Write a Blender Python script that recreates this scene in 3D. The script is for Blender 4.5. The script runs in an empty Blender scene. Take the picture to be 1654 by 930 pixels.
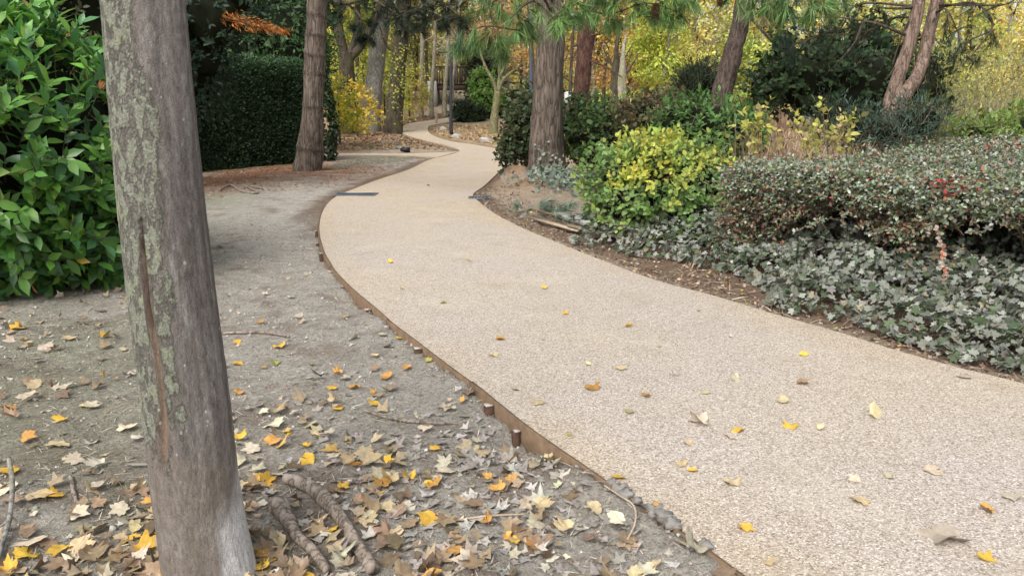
import bpy, math, random
import numpy as np
from mathutils import Vector, Matrix

random.seed(5)
rng = np.random.default_rng(11)
sc = bpy.context.scene
COL = sc.collection

# ------------------------------------------------------------------ camera, sky, sun, exposure
F, W, HH, HOR, EYE = 1250.0, 1654.0, 930.0, 178.0, 1.6
PITCH = math.atan((HH / 2 - HOR) / F)
cd = bpy.data.cameras.new("camera")
cam = bpy.data.objects.new("camera", cd)
COL.objects.link(cam)
cam.location = (0, 0, EYE)
cam.rotation_euler = (math.pi / 2 - PITCH, 0, 0)
cd.sensor_width = 36.0
cd.lens = 36.0 * F / W
cd.clip_end = 1000.0
cd.clip_start = 0.05
sc.camera = cam

SUN_EL, SUN_AZ = math.radians(48), math.radians(205)      # azimuth clockwise from +Y: behind the camera, to its left
world = bpy.data.worlds.new("World")
sc.world = world
world.use_nodes = True
wn = world.node_tree
wn.nodes.clear()
sky = wn.nodes.new("ShaderNodeTexSky")
sky.sky_type = 'NISHITA'
sky.sun_disc = False
sky.sun_elevation = SUN_EL
sky.sun_rotation = SUN_AZ
sky.dust_density = 4.0
sky.air_density = 1.0
sky.ozone_density = 1.0
hsv = wn.nodes.new("ShaderNodeHueSaturation")
hsv.inputs['Saturation'].default_value = 0.22            # an overcast sky is grey
bg = wn.nodes.new("ShaderNodeBackground")
bg.inputs['Strength'].default_value = 0.13
wo = wn.nodes.new("ShaderNodeOutputWorld")
wn.links.new(sky.outputs[0], hsv.inputs['Color'])
wn.links.new(hsv.outputs[0], bg.inputs['Color'])
wn.links.new(bg.outputs[0], wo.inputs['Surface'])

sl = bpy.data.lights.new("sun", 'SUN')
sl.energy = 1.3
sl.angle = math.radians(35)
sl.color = (1.0, 0.95, 0.88)
so = bpy.data.objects.new("sun", sl)
COL.objects.link(so)
sd_ = Vector((math.sin(SUN_AZ) * math.cos(SUN_EL), math.cos(SUN_AZ) * math.cos(SUN_EL), math.sin(SUN_EL)))
so.rotation_euler = sd_.to_track_quat('Z', 'Y').to_euler()
so.location = (0, -5, 30)

sc.view_settings.view_transform = 'Standard'
sc.view_settings.look = 'None'
sc.view_settings.exposure = 0.95
sc.view_settings.gamma = 1.0
sc.cycles.max_bounces = 6
sc.cycles.diffuse_bounces = 3
sc.cycles.transmission_bounces = 3
sc.cycles.transparent_max_bounces = 4

# ------------------------------------------------------------------ small helpers
CP, SP = math.cos(PITCH), math.sin(PITCH)


def ray(px, py):
    cx, cy = (px - W / 2) / F, (HH / 2 - py) / F
    return np.array([cx, CP + cy * SP, -SP + cy * CP])


def at(px, py, Y):
    d = ray(px, py)
    t = Y / d[1]
    return np.array([d[0] * t, Y, EYE + d[2] * t])


def lin(r, g, b):
    f = lambda c: (c / 12.92 if c <= 0.04045 else ((c + 0.055) / 1.055) ** 2.4)
    return (f(r / 255), f(g / 255), f(b / 255))


def _hash(ix, iy, iz, seed):
    h = (ix.astype(np.int64) * 374761393 + iy.astype(np.int64) * 668265263 + iz.astype(np.int64) * 2147483647 + seed * 974634777) & 0xFFFFFFFF
    h = ((h ^ (h >> 13)) * 1274126177) & 0xFFFFFFFF
    h = h ^ (h >> 16)
    return (h & 0xFFFF) / 65535.0


def vnoise(p, seed=0):
    p = np.asarray(p, float)
    if p.shape[-1] == 2:
        p = np.concatenate([p, np.zeros(p.shape[:-1] + (1,))], -1)
    i = np.floor(p)
    f = p - i
    f = f * f * (3 - 2 * f)
    i = i.astype(np.int64)
    x, y, z = i[..., 0], i[..., 1], i[..., 2]
    fx, fy, fz = f[..., 0], f[..., 1], f[..., 2]
    r = 0
    for dx in (0, 1):
        for dy in (0, 1):
            for dz in (0, 1):
                w = (fx if dx else 1 - fx) * (fy if dy else 1 - fy) * (fz if dz else 1 - fz)
                r = r + w * _hash(x + dx, y + dy, z + dz, seed)
    return r * 2 - 1


def fbm(p, o=4, seed=0):
    p = np.asarray(p, float)
    r, a = 0, 1.0
    for k in range(o):
        r = r + a * vnoise(p * (2.03 ** k) + 17.1 * k, seed + k)
        a *= 0.5
    return r


def sstep(a, b, x):
    t = np.clip((x - a) / (b - a), 0, 1)
    return t * t * (3 - 2 * t)


def nrm(v):
    v = np.asarray(v, float)
    return v / np.maximum(np.linalg.norm(v, axis=-1, keepdims=True), 1e-9)


def spline(pts, n):
    P = np.asarray(pts, float)
    if len(P) == 2:
        return P[0] + (P[1] - P[0]) * np.linspace(0, 1, n)[:, None]
    d = np.r_[0, np.cumsum(np.linalg.norm(np.diff(P, axis=0), axis=1) ** 0.5)]
    s = np.linspace(0, d[-1], n)
    h = np.diff(d)
    v = np.diff(P, axis=0) / h[:, None]
    m = np.vstack([v[:1], (v[:-1] * h[1:, None] + v[1:] * h[:-1, None]) / (h[1:] + h[:-1])[:, None], v[-1:]])
    k = np.clip(np.searchsorted(d, s, 'right') - 1, 0, len(P) - 2)
    t = ((s - d[k]) / h[k])[:, None]
    hk = h[k][:, None]
    t2, t3 = t * t, t ** 3
    return (2 * t3 - 3 * t2 + 1) * P[k] + (t3 - 2 * t2 + t) * hk * m[k] + (3 * t2 - 2 * t3) * P[k + 1] + (t3 - t2) * hk * m[k + 1]


# ------------------------------------------------------------------ terrain
def terrain(x, y):
    x, y = np.asarray(x, float), np.asarray(y, float)
    q = np.clip(y - 18, 0, None)
    z = 0.52 * (np.minimum(q, 42) / 17.0) ** 1.75
    slope = 0.52 * 1.75 / 17 * (42 / 17.0) ** 0.75
    z = z + np.clip(q - 42, 0, 40) * slope * 0.6
    z = z * sstep(18, 24, y + 0.0) ** 0.5 * (1 - 0.55 * sstep(3, 9, x))
    return z + 0.6 * sstep(46, 55, y) * (1 - sstep(-2.5, 3, x))


def gpt(px, py, dz=0.0):
    d = ray(px, py)
    lo, hi = 0.2, 200.0
    t = lo
    step = 0.15
    prev = t
    while t < hi:
        p = np.array([0, 0, EYE]) + d * t
        if p[2] <= float(terrain(p[0], p[1])) + dz:
            break
        prev = t
        t += step
        step *= 1.02
    lo, hi = prev, t
    for _ in range(40):
        m = (lo + hi) / 2
        p = np.array([0, 0, EYE]) + d * m
        if p[2] <= float(terrain(p[0], p[1])) + dz:
            hi = m
        else:
            lo = m
    p = np.array([0, 0, EYE]) + d * hi
    return p


PTOP = 0.05
L_PIX = [(1200, 927), (1120, 870), (1060, 831), (1010, 799), (960, 764), (900, 723), (850, 686), (800, 646), (740, 600), (690, 563), (640, 525), (590, 483),
         (552, 449), (533, 423), (520, 394), (516, 365), (522, 340), (542, 318), (577, 303), (620, 287), (660, 274), (694, 258), (742, 244), (728, 237), (686, 227), (650, 215), (648, 206), (664, 199), (700, 194), (728, 190)]
R_PIX = [(1653, 619), (1556, 595), (1460, 569), (1347, 534), (1234, 502), (1159, 479), (1062, 453), (982, 424), (901, 392), (846, 369), (801, 346), (774, 326), (764, 314), (782, 300),
         (807, 276), (822, 258), (812, 243), (768, 234), (728, 228), (700, 219), (691, 210), (696, 203), (722, 198), (742, 193)]
Lw = np.array([gpt(a, b, PTOP)[:2] for a, b in L_PIX])
Rw = np.array([gpt(a, b, PTOP)[:2] for a, b in R_PIX])
Lw = np.vstack([[3.3, -2.6], [1.95, 0.3], Lw])
Rw = np.vstack([[6.4, -2.2], [4.25, 1.9], Rw])
NS = 260
LS, RS = spline(Lw, NS), spline(Rw, NS)
SIDE_LO = np.array([gpt(a, b, PTOP)[:2] for a, b in [(705, 254), (660, 251.2), (590, 250.2), (500, 250.4), (440, 250.5)]])
SIDE_HI = np.array([gpt(a, b, PTOP)[:2] for a, b in [(742, 244.5), (660, 247.2), (590, 247.2), (500, 247.4), (440, 247.5)]])
POLY = np.vstack([LS[::2], RS[::-1][::2]])
POLY2 = np.vstack([SIDE_LO, SIDE_HI[::-1]])


def _sd(P, poly):
    n = len(poly)
    best = np.full(len(P), 1e9)
    ins = np.zeros(len(P), bool)
    for i in range(n):
        a, b = poly[i], poly[(i + 1) % n]
        ab = b - a
        t = np.clip(((P - a) @ ab) / max(ab @ ab, 1e-12), 0, 1)
        d = np.hypot(*(P - a - t[:, None] * ab).T)
        best = np.minimum(best, d)
        c = ((a[1] > P[:, 1]) != (b[1] > P[:, 1]))
        with np.errstate(divide='ignore', invalid='ignore'):
            xx = (b[0] - a[0]) * (P[:, 1] - a[1]) / (b[1] - a[1] if b[1] != a[1] else 1e-12) + a[0]
        ins ^= c & (P[:, 0] < xx)
    return np.where(ins, -best, best)


def path_sd(P):
    return np.minimum(_sd(P, POLY), _sd(P, POLY2))


def side_of(P):      # +1 right of the path, -1 left
    mid = (LS + RS) / 2
    k = np.argmin(((P[:, None, :] - mid[None, ::4]) ** 2).sum(-1), 1) * 4
    v = RS[k] - LS[k]
    return np.sign(((P - mid[k]) * v).sum(1))


MOUNDS = [(at(826, 290, 17.2)[:2], 0.85, 0.36), (at(866, 303, 15.6)[:2], 0.8, 0.20), (at(915, 300, 16.3)[:2], 0.9, 0.08)]


BERM = [(gpt(970, 785)[:2], .05), (gpt(1080, 875)[:2], .035), (gpt(620, 520)[:2], .03), (gpt(1190, 950)[:2], .03), (gpt(715, 600)[:2], .03), (gpt(845, 720)[:2], -.035)]


def ground(P, fine=True):
    P = np.asarray(P, float)
    z = terrain(P[:, 0], P[:, 1])
    out = np.empty(len(P))
    for s in range(0, len(P), 40000):
        Q = P[s:s + 40000]
        d = path_sd(Q)
        sgn = side_of(Q)
        near = 1 - sstep(13, 18, Q[:, 1])
        right = sgn > 0
        base = np.where(right, 0.03, np.where(True, (0.010 + 0.006 * sstep(0.0, 0.9, d) + .07 * np.minimum(0, fbm(Q * 1.9 + 40, 2, 55)) * (1 - sstep(.1, .35, d)) + .035 * np.maximum(0, fbm(Q * 2.4 + 11, 3, 57)) * (1 - sstep(.15, .5, d))) * near + 0.02 * (1 - near), 0))
        n1 = fbm(Q * 1.7, 3, 3) * 0.022
        n2 = fbm(Q * 9.0, 3, 9) * 0.009
        n3 = fbm(Q * 34.0, 2, 21) * 0.0032 if fine else 0
        amp = np.where(right, sstep(0.02, 0.5, d), sstep(-0.02, 0.35, d) * 0.85 + 0.15)
        h = base + (n1 + n2 + n3) * amp
        h = h + (0.07 * sstep(0.2, 1.6, d) * (1 - near)) * (1 - .85 * sstep(24, 29, Q[:, 1]))
        for c, r, a in MOUNDS:
            g = a * np.exp(-((Q - c) ** 2).sum(1) / (2 * (r * 0.55) ** 2)) * sstep(0.0, 0.35, d)
            h = h + g * (1 + 0.25 * fbm(Q * 4, 2, 5))
        for c, a in BERM:
            h = h + a * np.exp(-((Q - c) ** 2).sum(1) / .10) * (~right) * (1 - sstep(.1, .5, d))
        h = np.where(d < 0.0, -0.10, h)
        h = np.where((d >= 0) & (d < 0.4), np.minimum(h, np.where(right, 0.035, 0.046) + d * 0.35), h)
        out[s:s + 40000] = z[s:s + 40000] + h
    return out


def gz(x, y):
    return float(ground(np.array([[x, y]]))[0])


# ------------------------------------------------------------------ mesh building
class MB:
    def __init__(s):
        s.v, s.l, s.t, s.c, s.m, s.n = [], [], [], [], [], 0

    def add(s, V, faces, col=(1, 1, 1), mi=0):
        V = np.asarray(V, float).reshape(-1, 3)
        c = np.asarray(col, float)
        if c.ndim == 1:
            c = np.repeat(c[None], len(V), 0)
        s.v.append(V)
        s.c.append(c)
        if isinstance(faces, np.ndarray):
            s.l.append((faces + s.n).ravel())
            s.t.append(np.full(len(faces), faces.shape[1]))
            s.m.append(np.full(len(faces), mi))
        else:
            s.l.append(np.array([i for f in faces for i in f]) + s.n)
            s.t.append(np.array([len(f) for f in faces]))
            s.m.append(np.full(len(faces), mi))
        s.n += len(V)
        return s

    def scatter(s, tpl, pos, fr, size, col, mi=0):
        """fr: (N,3,3) columns x,y,z; tpl = (verts, faces)"""
        TV, TF = tpl
        pos = np.asarray(pos, float)
        N, k = len(pos), len(TV)
        if N == 0:
            return s
        size = np.broadcast_to(np.asarray(size, float), (N,))
        V = np.einsum('nij,kj->nki', fr, TV) * size[:, None, None] + pos[:, None]
        off = (np.arange(N) * k)
        for f in _by_len(TF):
            s.l.append(((f[None] + off[:, None, None]).reshape(-1, f.shape[1]) + s.n).ravel())
            s.t.append(np.full(N * len(f), f.shape[1]))
            s.m.append(np.full(N * len(f), mi))
        s.v.append(V.reshape(-1, 3))
        s.c.append(np.repeat(np.broadcast_to(np.asarray(col, float), (N, 3)), k, 0))
        s.n += N * k
        return s

    def box(s, c, size, R=None, col=(1, 1, 1), mi=0, jit=0.0):
        V = np.array([[x, y, z] for x in (-.5, .5) for y in (-.5, .5) for z in (-.5, .5)]) * np.asarray(size, float)
        if jit:
            V = V + rng.normal(0, jit, V.shape)
        if R is not None:
            V = V @ np.asarray(R).T
        return s.add(V + np.asarray(c, float), np.array([[0, 1, 3, 2], [4, 6, 7, 5], [0, 4, 5, 1], [2, 3, 7, 6], [0, 2, 6, 4], [1, 5, 7, 3]]), col, mi)

    def tube(s, pts, rad, seg=8, n=None, amp=0.0, freq=6.0, stretch=0.25, seed=0, col=(1, 1, 1), cap=True, lump=0.0, mi=0, bands=None):
        pts = np.asarray(pts, float)
        n = n or len(pts)
        C = spline(pts, n)
        rr = np.interp(np.linspace(0, 1, n), np.linspace(0, 1, len(np.atleast_1d(rad))), np.atleast_1d(rad)) if np.ndim(rad) else np.full(n, rad)
        T = nrm(np.gradient(C, axis=0))
        ref = np.array([0.0, 1.0, 0.0]) if abs(T[:, 2]).mean() > 0.6 else np.array([0.0, 0.0, 1.0])
        A = nrm(np.cross(np.broadcast_to(ref, T.shape), T))
        B = np.cross(T, A)
        th = np.linspace(0, 2 * np.pi, seg, endpoint=False)
        R = rr[:, None] * np.ones(seg)
        cyl = np.stack([np.cos(th)[None] * np.ones(n)[:, None], np.sin(th)[None] * np.ones(n)[:, None],
                        np.r_[0, np.cumsum(np.linalg.norm(np.diff(C, axis=0), axis=1))][:, None] * np.ones(seg)], -1)
        if amp:
            k_ = max(rr.mean() * freq, 1.1)
            q = cyl * np.array([k_, k_, freq * stretch])
            R = R * (1 + amp * fbm(q, 3, seed))
        if lump:
            R = R * (1 + lump * vnoise(cyl * np.array([1.2, 1.2, 2.2]), seed + 7))
        if bands is not None:
            zz = C[:, 2][:, None] + .05 * vnoise(cyl * [4, 4, .5], seed + 3)
            bb = sum(np.exp(-((zz - z_) / .045) ** 2) for z_ in bands)
            bb = bb * (.65 + .5 * vnoise(cyl * [9, 9, 14], seed + 5))
            R = R * (1 + .11 * np.clip(bb, 0, 1.2))
            col = np.clip(1 - .55 * bb, .3, 1).reshape(-1, 1) * np.ones(3)
        V = C[:, None] + R[..., None] * (np.cos(th)[None, :, None] * A[:, None] + np.sin(th)[None, :, None] * B[:, None])
        i = np.arange(n - 1)[:, None] * seg
        j = np.arange(seg)[None]
        j2 = (j + 1) % seg
        Fq = np.stack([i + j, i + j2, i + seg + j2, i + seg + j], -1).reshape(-1, 4)
        s.add(V.reshape(-1, 3), Fq, col, mi)
        if cap:
            b = s.n - n * seg
            for ring, o in ((0, 1), (n - 1, -1)):
                idx = np.arange(seg)[::-o] + b + ring * seg
                s.l.append(idx)
                s.t.append(np.array([seg]))
                s.m.append(np.array([mi]))
        return s

    def mesh(s, name, mats, smooth=False, origin=None):
        me = bpy.data.meshes.new(name)
        V = np.concatenate(s.v)
        if origin is not None:
            V = V - np.asarray(origin)
        Lp, T, M = np.concatenate(s.l), np.concatenate(s.t), np.concatenate(s.m)
        me.vertices.add(len(V))
        me.vertices.foreach_set("co", V.astype(np.float32).ravel())
        me.loops.add(len(Lp))
        me.loops.foreach_set("vertex_index", Lp.astype(np.int32))
        me.polygons.add(len(T))
        me.polygons.foreach_set("loop_start", np.r_[0, np.cumsum(T)[:-1]].astype(np.int32))
        me.polygons.foreach_set("loop_total", T.astype(np.int32))
        me.polygons.foreach_set("material_index", M.astype(np.int32))
        if smooth:
            me.polygons.foreach_set("use_smooth", np.ones(len(T), bool))
        a = me.attributes.new("tint", 'FLOAT_COLOR', 'POINT')
        c = np.concatenate(s.c)
        a.data.foreach_set("color", np.c_[c, np.ones(len(c))].astype(np.float32).ravel())
        for m in (mats if isinstance(mats, (list, tuple)) else [mats]):
            me.materials.append(m)
        me.update(calc_edges=True)
        return me

    def build(s, name, mats, parent=None, smooth=False, kind=None, loc=None):
        if s.n == 0:
            return None
        base = np.zeros(3)
        p = parent
        while p is not None:
            base = base + np.array(p.location)
            p = p.parent
        org = base if loc is None else np.asarray(loc, float)
        o = bpy.data.objects.new(name, s.mesh(name, mats, smooth, org))
        COL.objects.link(o)
        o.parent = parent
        o.location = org - base
        if kind:
            o["kind"] = kind
        return o


def _by_len(TF):
    d = {}
    for f in TF:
        d.setdefault(len(f), []).append(f)
    return [np.array(v) for v in d.values()]


def tag(o, label, cat, group=None):
    o["label"] = label
    o["category"] = cat
    if group:
        o["group"] = group
    return o


def thing(name, label, cat, loc, group=None):
    o = bpy.data.objects.new(name, None)
    o.empty_display_size = 0.2
    COL.objects.link(o)
    o.location = loc
    return tag(o, label, cat, group)


def frames(d, n):
    y = nrm(d)
    n = np.asarray(n, float)
    n = nrm(n - (n * y).sum(-1, keepdims=True) * y)
    return np.stack([np.cross(y, n), y, n], -1)


def pick(pal, n, jit=0.16, hue=0.05):
    cols = np.array([p[:3] for p in pal], float)
    w = np.array([p[3] if len(p) > 3 else 1.0 for p in pal], float)
    k = rng.choice(len(cols), n, p=w / w.sum())
    return np.clip(cols[k] * np.exp(rng.normal(0, jit, (n, 1))) * np.exp(rng.normal(0, hue, (n, 3))), 0.002, 0.9)


def rdir(n):
    return nrm(rng.normal(size=(n, 3)))


UP = np.array([0.0, 0.0, 1.0])

# leaf templates: y along the leaf, x across, z out of the face
OVAL = (np.array([[0, 0, 0], [-.17, .28, .05], [-.2, .6, .05], [0, 1, -.06], [.2, .6, .05], [.17, .28, .05], [0, .28, 0], [0, .62, -.01]]),
        [(0, 6, 1), (6, 7, 2, 1), (7, 3, 2), (0, 5, 6), (6, 5, 4, 7), (7, 4, 3)])
ROUND = (np.array([[0, 0, 0], [-.3, .25, .06], [-.33, .58, .05], [0, 1, -.08], [.33, .58, .05], [.3, .25, .06], [0, .5, -.01]]),
         [(0, 6, 1), (6, 2, 1), (6, 3, 2), (0, 5, 6), (6, 5, 4), (6, 4, 3)])
DIA = (np.array([[0, 0, 0], [-.28, .5, .07], [0, 1, 0], [.28, .5, .07]]), [(0, 2, 1), (0, 3, 2)])
SLIM = (np.array([[0, 0, 0], [-.11, .45, .03], [0, 1, 0], [.11, .45, .03]]), [(0, 2, 1), (0, 3, 2)])
NEEDLE = (np.array([[-.012, 0, 0], [.012, 0, 0], [.008, .6, -.02], [-.008, .6, -.02], [0, 1, -.1]]), [(0, 1, 2, 3), (3, 2, 4)])
_iv = [(0, .05), (-.34, -.12), (-.56, .2), (-.36, .34), (-.42, .66), (-.16, .62), (0, 1.0), (.16, .62), (.42, .66), (.36, .34), (.56, .2), (.34, -.12)]
IVY = (np.array([[0, .3, -.03]] + [[x, y, .05 * (abs(x) > .3)] for x, y in _iv]), [(0, 1 + (i + 1) % 12, 1 + i) for i in range(12)])


def maple(seed, curl, stem=True, fold=0.0, blunt=0.0):
    r = np.random.default_rng(seed)
    half = [(0, 1.0), (11, .70), (19, .74), (27, .52), (38, .72), (50, .90), (61, .68), (70, .70), (82, .50), (96, .55), (109, .62), (124, .47), (143, .38), (166, .28)]
    ang = [a for a, _ in half] + [180] + [360 - a for a, _ in half[:0:-1]]
    rad = [q for _, q in half] + [.12] + [q for _, q in half[:0:-1]]
    ang = np.radians(np.array(ang) + r.normal(0, 2.5, len(ang)))
    rad = np.array(rad) * (1 + r.normal(0, .07, len(rad)))
    rad = rad * (1 - blunt) + blunt * .72
    rad = rad * (1 + .22 * np.cos(ang - r.uniform(0, 6.28)) * r.uniform(.2, 1)) * (1 - .45 * (np.abs(ang - np.radians(r.choice([50, 108, 252, 310]))) < .3) * (r.random() < .5))
    x, y = np.sin(ang) * rad, np.cos(ang) * rad
    p = r.uniform(0, 6.28)
    inner = np.c_[x * .5, y * .5]
    P2 = np.vstack([[[0, 0]], inner, np.c_[x, y]])
    rr = np.hypot(P2[:, 0], P2[:, 1])
    th = np.arctan2(P2[:, 0], P2[:, 1])
    z = curl * (.28 * rr ** 2 * np.cos(2 * th + p) + .22 * rr ** 2 + .16 * rr * np.cos(3 * th + p * 2)) + r.normal(0, .018, len(rr)) * rr
    z = z + fold * np.abs(P2[:, 0])
    P2[:, 0] *= 1 - .3 * min(1, fold)
    n = len(ang)
    V = np.c_[P2, z]
    Fc = [(0, 1 + (i + 1) % n, 1 + i) for i in range(n)] + [(1 + i, 1 + (i + 1) % n, 1 + n + (i + 1) % n, 1 + n + i) for i in range(n)]
    if stem:
        k = len(V)
        V = np.vstack([V, [[-.012, -.05, .01], [.012, -.05, .01], [.05 + .012, -.6, .05], [.05 - .012, -.6, .05], [.14, -1.0, .1]]])
        Fc = Fc + [(k, k + 1, k + 2, k + 3), (k + 3, k + 2, k + 4)]
    return V, Fc


def maple_lo(seed, curl):
    r = np.random.default_rng(seed)
    half = [(0, 1.0), (27, .50), (50, .88), (82, .48), (108, .6), (140, .36)]
    ang = [a for a, _ in half] + [180] + [360 - a for a, _ in half[:0:-1]]
    rad = [q for _, q in half] + [.15] + [q for _, q in half[:0:-1]]
    ang = np.radians(np.array(ang) + r.normal(0, 4, len(ang)))
    rad = np.array(rad) * (1 + r.normal(0, .1, len(rad)))
    P2 = np.vstack([[[0, 0]], np.c_[np.sin(ang) * rad, np.cos(ang) * rad]])
    rr = np.hypot(P2[:, 0], P2[:, 1])
    th = np.arctan2(P2[:, 0], P2[:, 1])
    p = r.uniform(0, 6.28)
    z = curl * (.35 * rr ** 2 * np.cos(2 * th + p) + .25 * rr ** 2) + r.normal(0, .04, len(rr)) * rr
    n = len(ang)
    return np.c_[P2, z], [(0, 1 + (i + 1) % n, 1 + i) for i in range(n)]


# ------------------------------------------------------------------ materials
def mat(name):
    m = bpy.data.materials.new(name)
    m.use_nodes = True
    nt = m.node_tree
    nt.nodes.clear()
    out = nt.nodes.new("ShaderNodeOutputMaterial")
    b = nt.nodes.new("ShaderNodeBsdfPrincipled")
    nt.links.new(b.outputs[0], out.inputs['Surface'])
    return m, nt, b, out


class N:
    def __init__(s, nt):
        s.nt = nt

    def __call__(s, typ, ins=None, **kw):
        n = s.nt.nodes.new("ShaderNode" + typ)
        for k, v in kw.items():
            setattr(n, k, v)
        for k, v in (ins or {}).items():
            sock = n.inputs[k]
            if hasattr(v, 'links') or isinstance(v, bpy.types.NodeSocket):
                s.nt.links.new(v, sock)
            else:
                sock.default_value = v
        return n

    def coord(s, scale=(1, 1, 1), kind='Object'):
        c = s("TexCoord")
        return s("Mapping", {'Vector': c.outputs[kind], 'Scale': scale}).outputs[0]

    def noise(s, vec, scale, detail=4, rough=.6):
        return s("TexNoise", {'Vector': vec, 'Scale': scale, 'Detail': detail, 'Roughness': rough}).outputs[0]

    def ramp(s, fac, stops):
        r = s("ValToRGB", {'Fac': fac})
        e = r.color_ramp.elements
        while len(e) < len(stops):
            e.new(0.5)
        for el, (p, c) in zip(e, stops):
            el.position = p
            el.color = (c[0], c[1], c[2], 1) if not np.isscalar(c) else (c, c, c, 1)
        return r.outputs[0]

    def mix(s, fac, a, b, mode='MIX'):
        m = s("Mix", data_type='RGBA', blend_type=mode)
        for sock, v in ((m.inputs[0], fac), (m.inputs[6], a), (m.inputs[7], b)):
            if isinstance(v, bpy.types.NodeSocket):
                s.nt.links.new(v, sock)
            elif np.isscalar(v):
                sock.default_value = v
            else:
                sock.default_value = (v[0], v[1], v[2], 1)
        return m.outputs[2]

    def math(s, op, a, b=0.5):
        m = s("Math", operation=op)
        for sock, v in ((m.inputs[0], a), (m.inputs[1], b)):
            if isinstance(v, bpy.types.NodeSocket):
                s.nt.links.new(v, sock)
            else:
                sock.default_value = v
        return m.outputs[0]

    def bump(s, h, strength, dist, nrm_=None):
        b = s("Bump", {'Height': h, 'Strength': strength, 'Distance': dist})
        if nrm_ is not None:
            s.nt.links.new(nrm_, b.inputs['Normal'])
        return b.outputs[0]

    def attr(s, name):
        return s("Attribute", attribute_name=name)


def leaf_mat(name, rough=.5, trans=.3, obj_color=False, spec=.4, mottle=.25, scale=60):
    m, nt, b, out = mat(name)
    n = N(nt)
    col = n("ObjectInfo").outputs['Color'] if obj_color else n.attr("tint").outputs['Color']
    ns = n.noise(n.coord(), scale if not obj_color else 3.0, 3)
    v = n.ramp(ns, [(.3, 1 - mottle), (.7, 1 + mottle * .5)])
    c = n.mix(1.0, col, v, 'MULTIPLY')
    nt.links.new(c, b.inputs['Base Color'])
    b.inputs['Roughness'].default_value = rough
    b.inputs['Specular IOR Level'].default_value = spec
    if trans:
        t = n("BsdfTranslucent", {'Color': c})
        ms = n("MixShader", {0: trans, 1: b.outputs[0], 2: t.outputs[0]})
        nt.links.new(ms.outputs[0], out.inputs['Surface'])
    return m


M_GLOSSY = leaf_mat("glossy_leaf", .38, .28, spec=.5, mottle=.12)
M_GLOSSYO = leaf_mat("glossy_leaf_single", .38, .28, True, spec=.5, mottle=.12)
M_LEAF = leaf_mat("soft_leaf", .55, .35)
M_LEAFO = leaf_mat("soft_leaf_single", .55, .35, True)
M_DUSTY = leaf_mat("dusty_leaf", .8, .12, spec=.15)
M_DUSTYO = leaf_mat("dusty_leaf_single", .8, .12, True, spec=.15)
M_FALLEN = leaf_mat("fallen_leaf", .7, .12, spec=.25, mottle=.3)
M_FALLENO = leaf_mat("fallen_leaf_single", .7, .12, True, spec=.25, mottle=.3)
M_CROWN = leaf_mat("autumn_crown", .6, .30, spec=.25)
M_NEEDLE = leaf_mat("pine_needle", .5, .3, spec=.35)
M_YEW = leaf_mat("hedge_leaf", .6, .12, spec=.25)


def bark_mat(name, c1, c2, c3, scale=14, zs=.22, bump=.6, dist=.03, moss=None):
    m, nt, b, out = mat(name)
    n = N(nt)
    v = n.coord((1, 1, zs))
    vf = n.coord((1, 1, zs * 1.6))
    ns = n.noise(v, scale, 6, .65)
    fine = n.noise(vf, scale * 5, 4, .7)
    rn = n.noise(v, scale * .9, 5, .55)
    vo = n.math('ABSOLUTE', n.math('SUBTRACT', rn, .5))
    vo = n.math('MULTIPLY', vo, 2.0)
    h = n.math('ADD', n.math('MULTIPLY', n.ramp(vo, [(.0, 0.), (.22, 1.)]), .6), n.math('ADD', ns, n.math('MULTIPLY', fine, .5)))
    c = n.ramp(ns, [(.25, c1), (.5, c2), (.72, c3)])
    c = n.mix(n.math('MULTIPLY', fine, .5), c, c1, 'MIX')
    c = n.mix(n.ramp(vo, [(0., .8), (.10, 0.)]), c, tuple(x * .35 for x in c1))
    if moss is not None:
        big = n.noise(n.coord((1, 1, .6)), 3.0, 5, .6)
        c = n.mix(n.ramp(big, [(.5, 0.), (.62, .7)]), c, moss)
    c = n.mix(1.0, c, n.attr('tint').outputs['Color'], 'MULTIPLY')
    nt.links.new(c, b.inputs['Base Color'])
    b.inputs['Roughness'].default_value = .9
    b.inputs['Specular IOR Level'].default_value = .2
    nt.links.new(n.bump(h, bump, dist), b.inputs['Normal'])
    return m


M_BPINE = bark_mat("pine_bark", (.07, .054, .042), (.165, .13, .104), (.28, .235, .195), 13, .16, .8, .04)
M_BRED = bark_mat("reddish_bark", (.055, .03, .022), (.12, .062, .045), (.19, .115, .09), 13, .3, .8, .03)
M_BGREY = bark_mat("grey_bark", (.16, .15, .135), (.28, .27, .245), (.42, .41, .37), 9, .5, .5, .02, (.20, .19, .13))
M_BDARK = bark_mat("dark_bark", (.045, .035, .028), (.10, .08, .062), (.17, .14, .11), 12, .2, .8, .04, (.09, .09, .04))
M_BPALE = bark_mat("pale_bark", (.22, .2, .15), (.34, .31, .24), (.45, .42, .34), 9, .5, .5, .02, (.24, .24, .12))
M_BMOSS = bark_mat("mossy_bark", (.11, .10, .055), (.21, .195, .11), (.30, .28, .18), 9, .5, .5, .02, (.15, .17, .06))
M_BLEAN = bark_mat("dark_pine_bark", (.05, .036, .03), (.115, .085, .07), (.20, .155, .13), 13, .25, .8, .03)
M_BTWIN = bark_mat("twin_pine_bark", (.14, .095, .075), (.26, .185, .145), (.40, .32, .26), 12, .3, .8, .03)
M_TWIG = bark_mat("twig_bark", (.10, .075, .055), (.2, .16, .12), (.3, .26, .21), 25, .3, .4, .005)
M_STICK = bark_mat("stick_bark", (.11, .08, .06), (.27, .225, .185), (.45, .40, .35), 22, .3, .5, .008)


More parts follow.
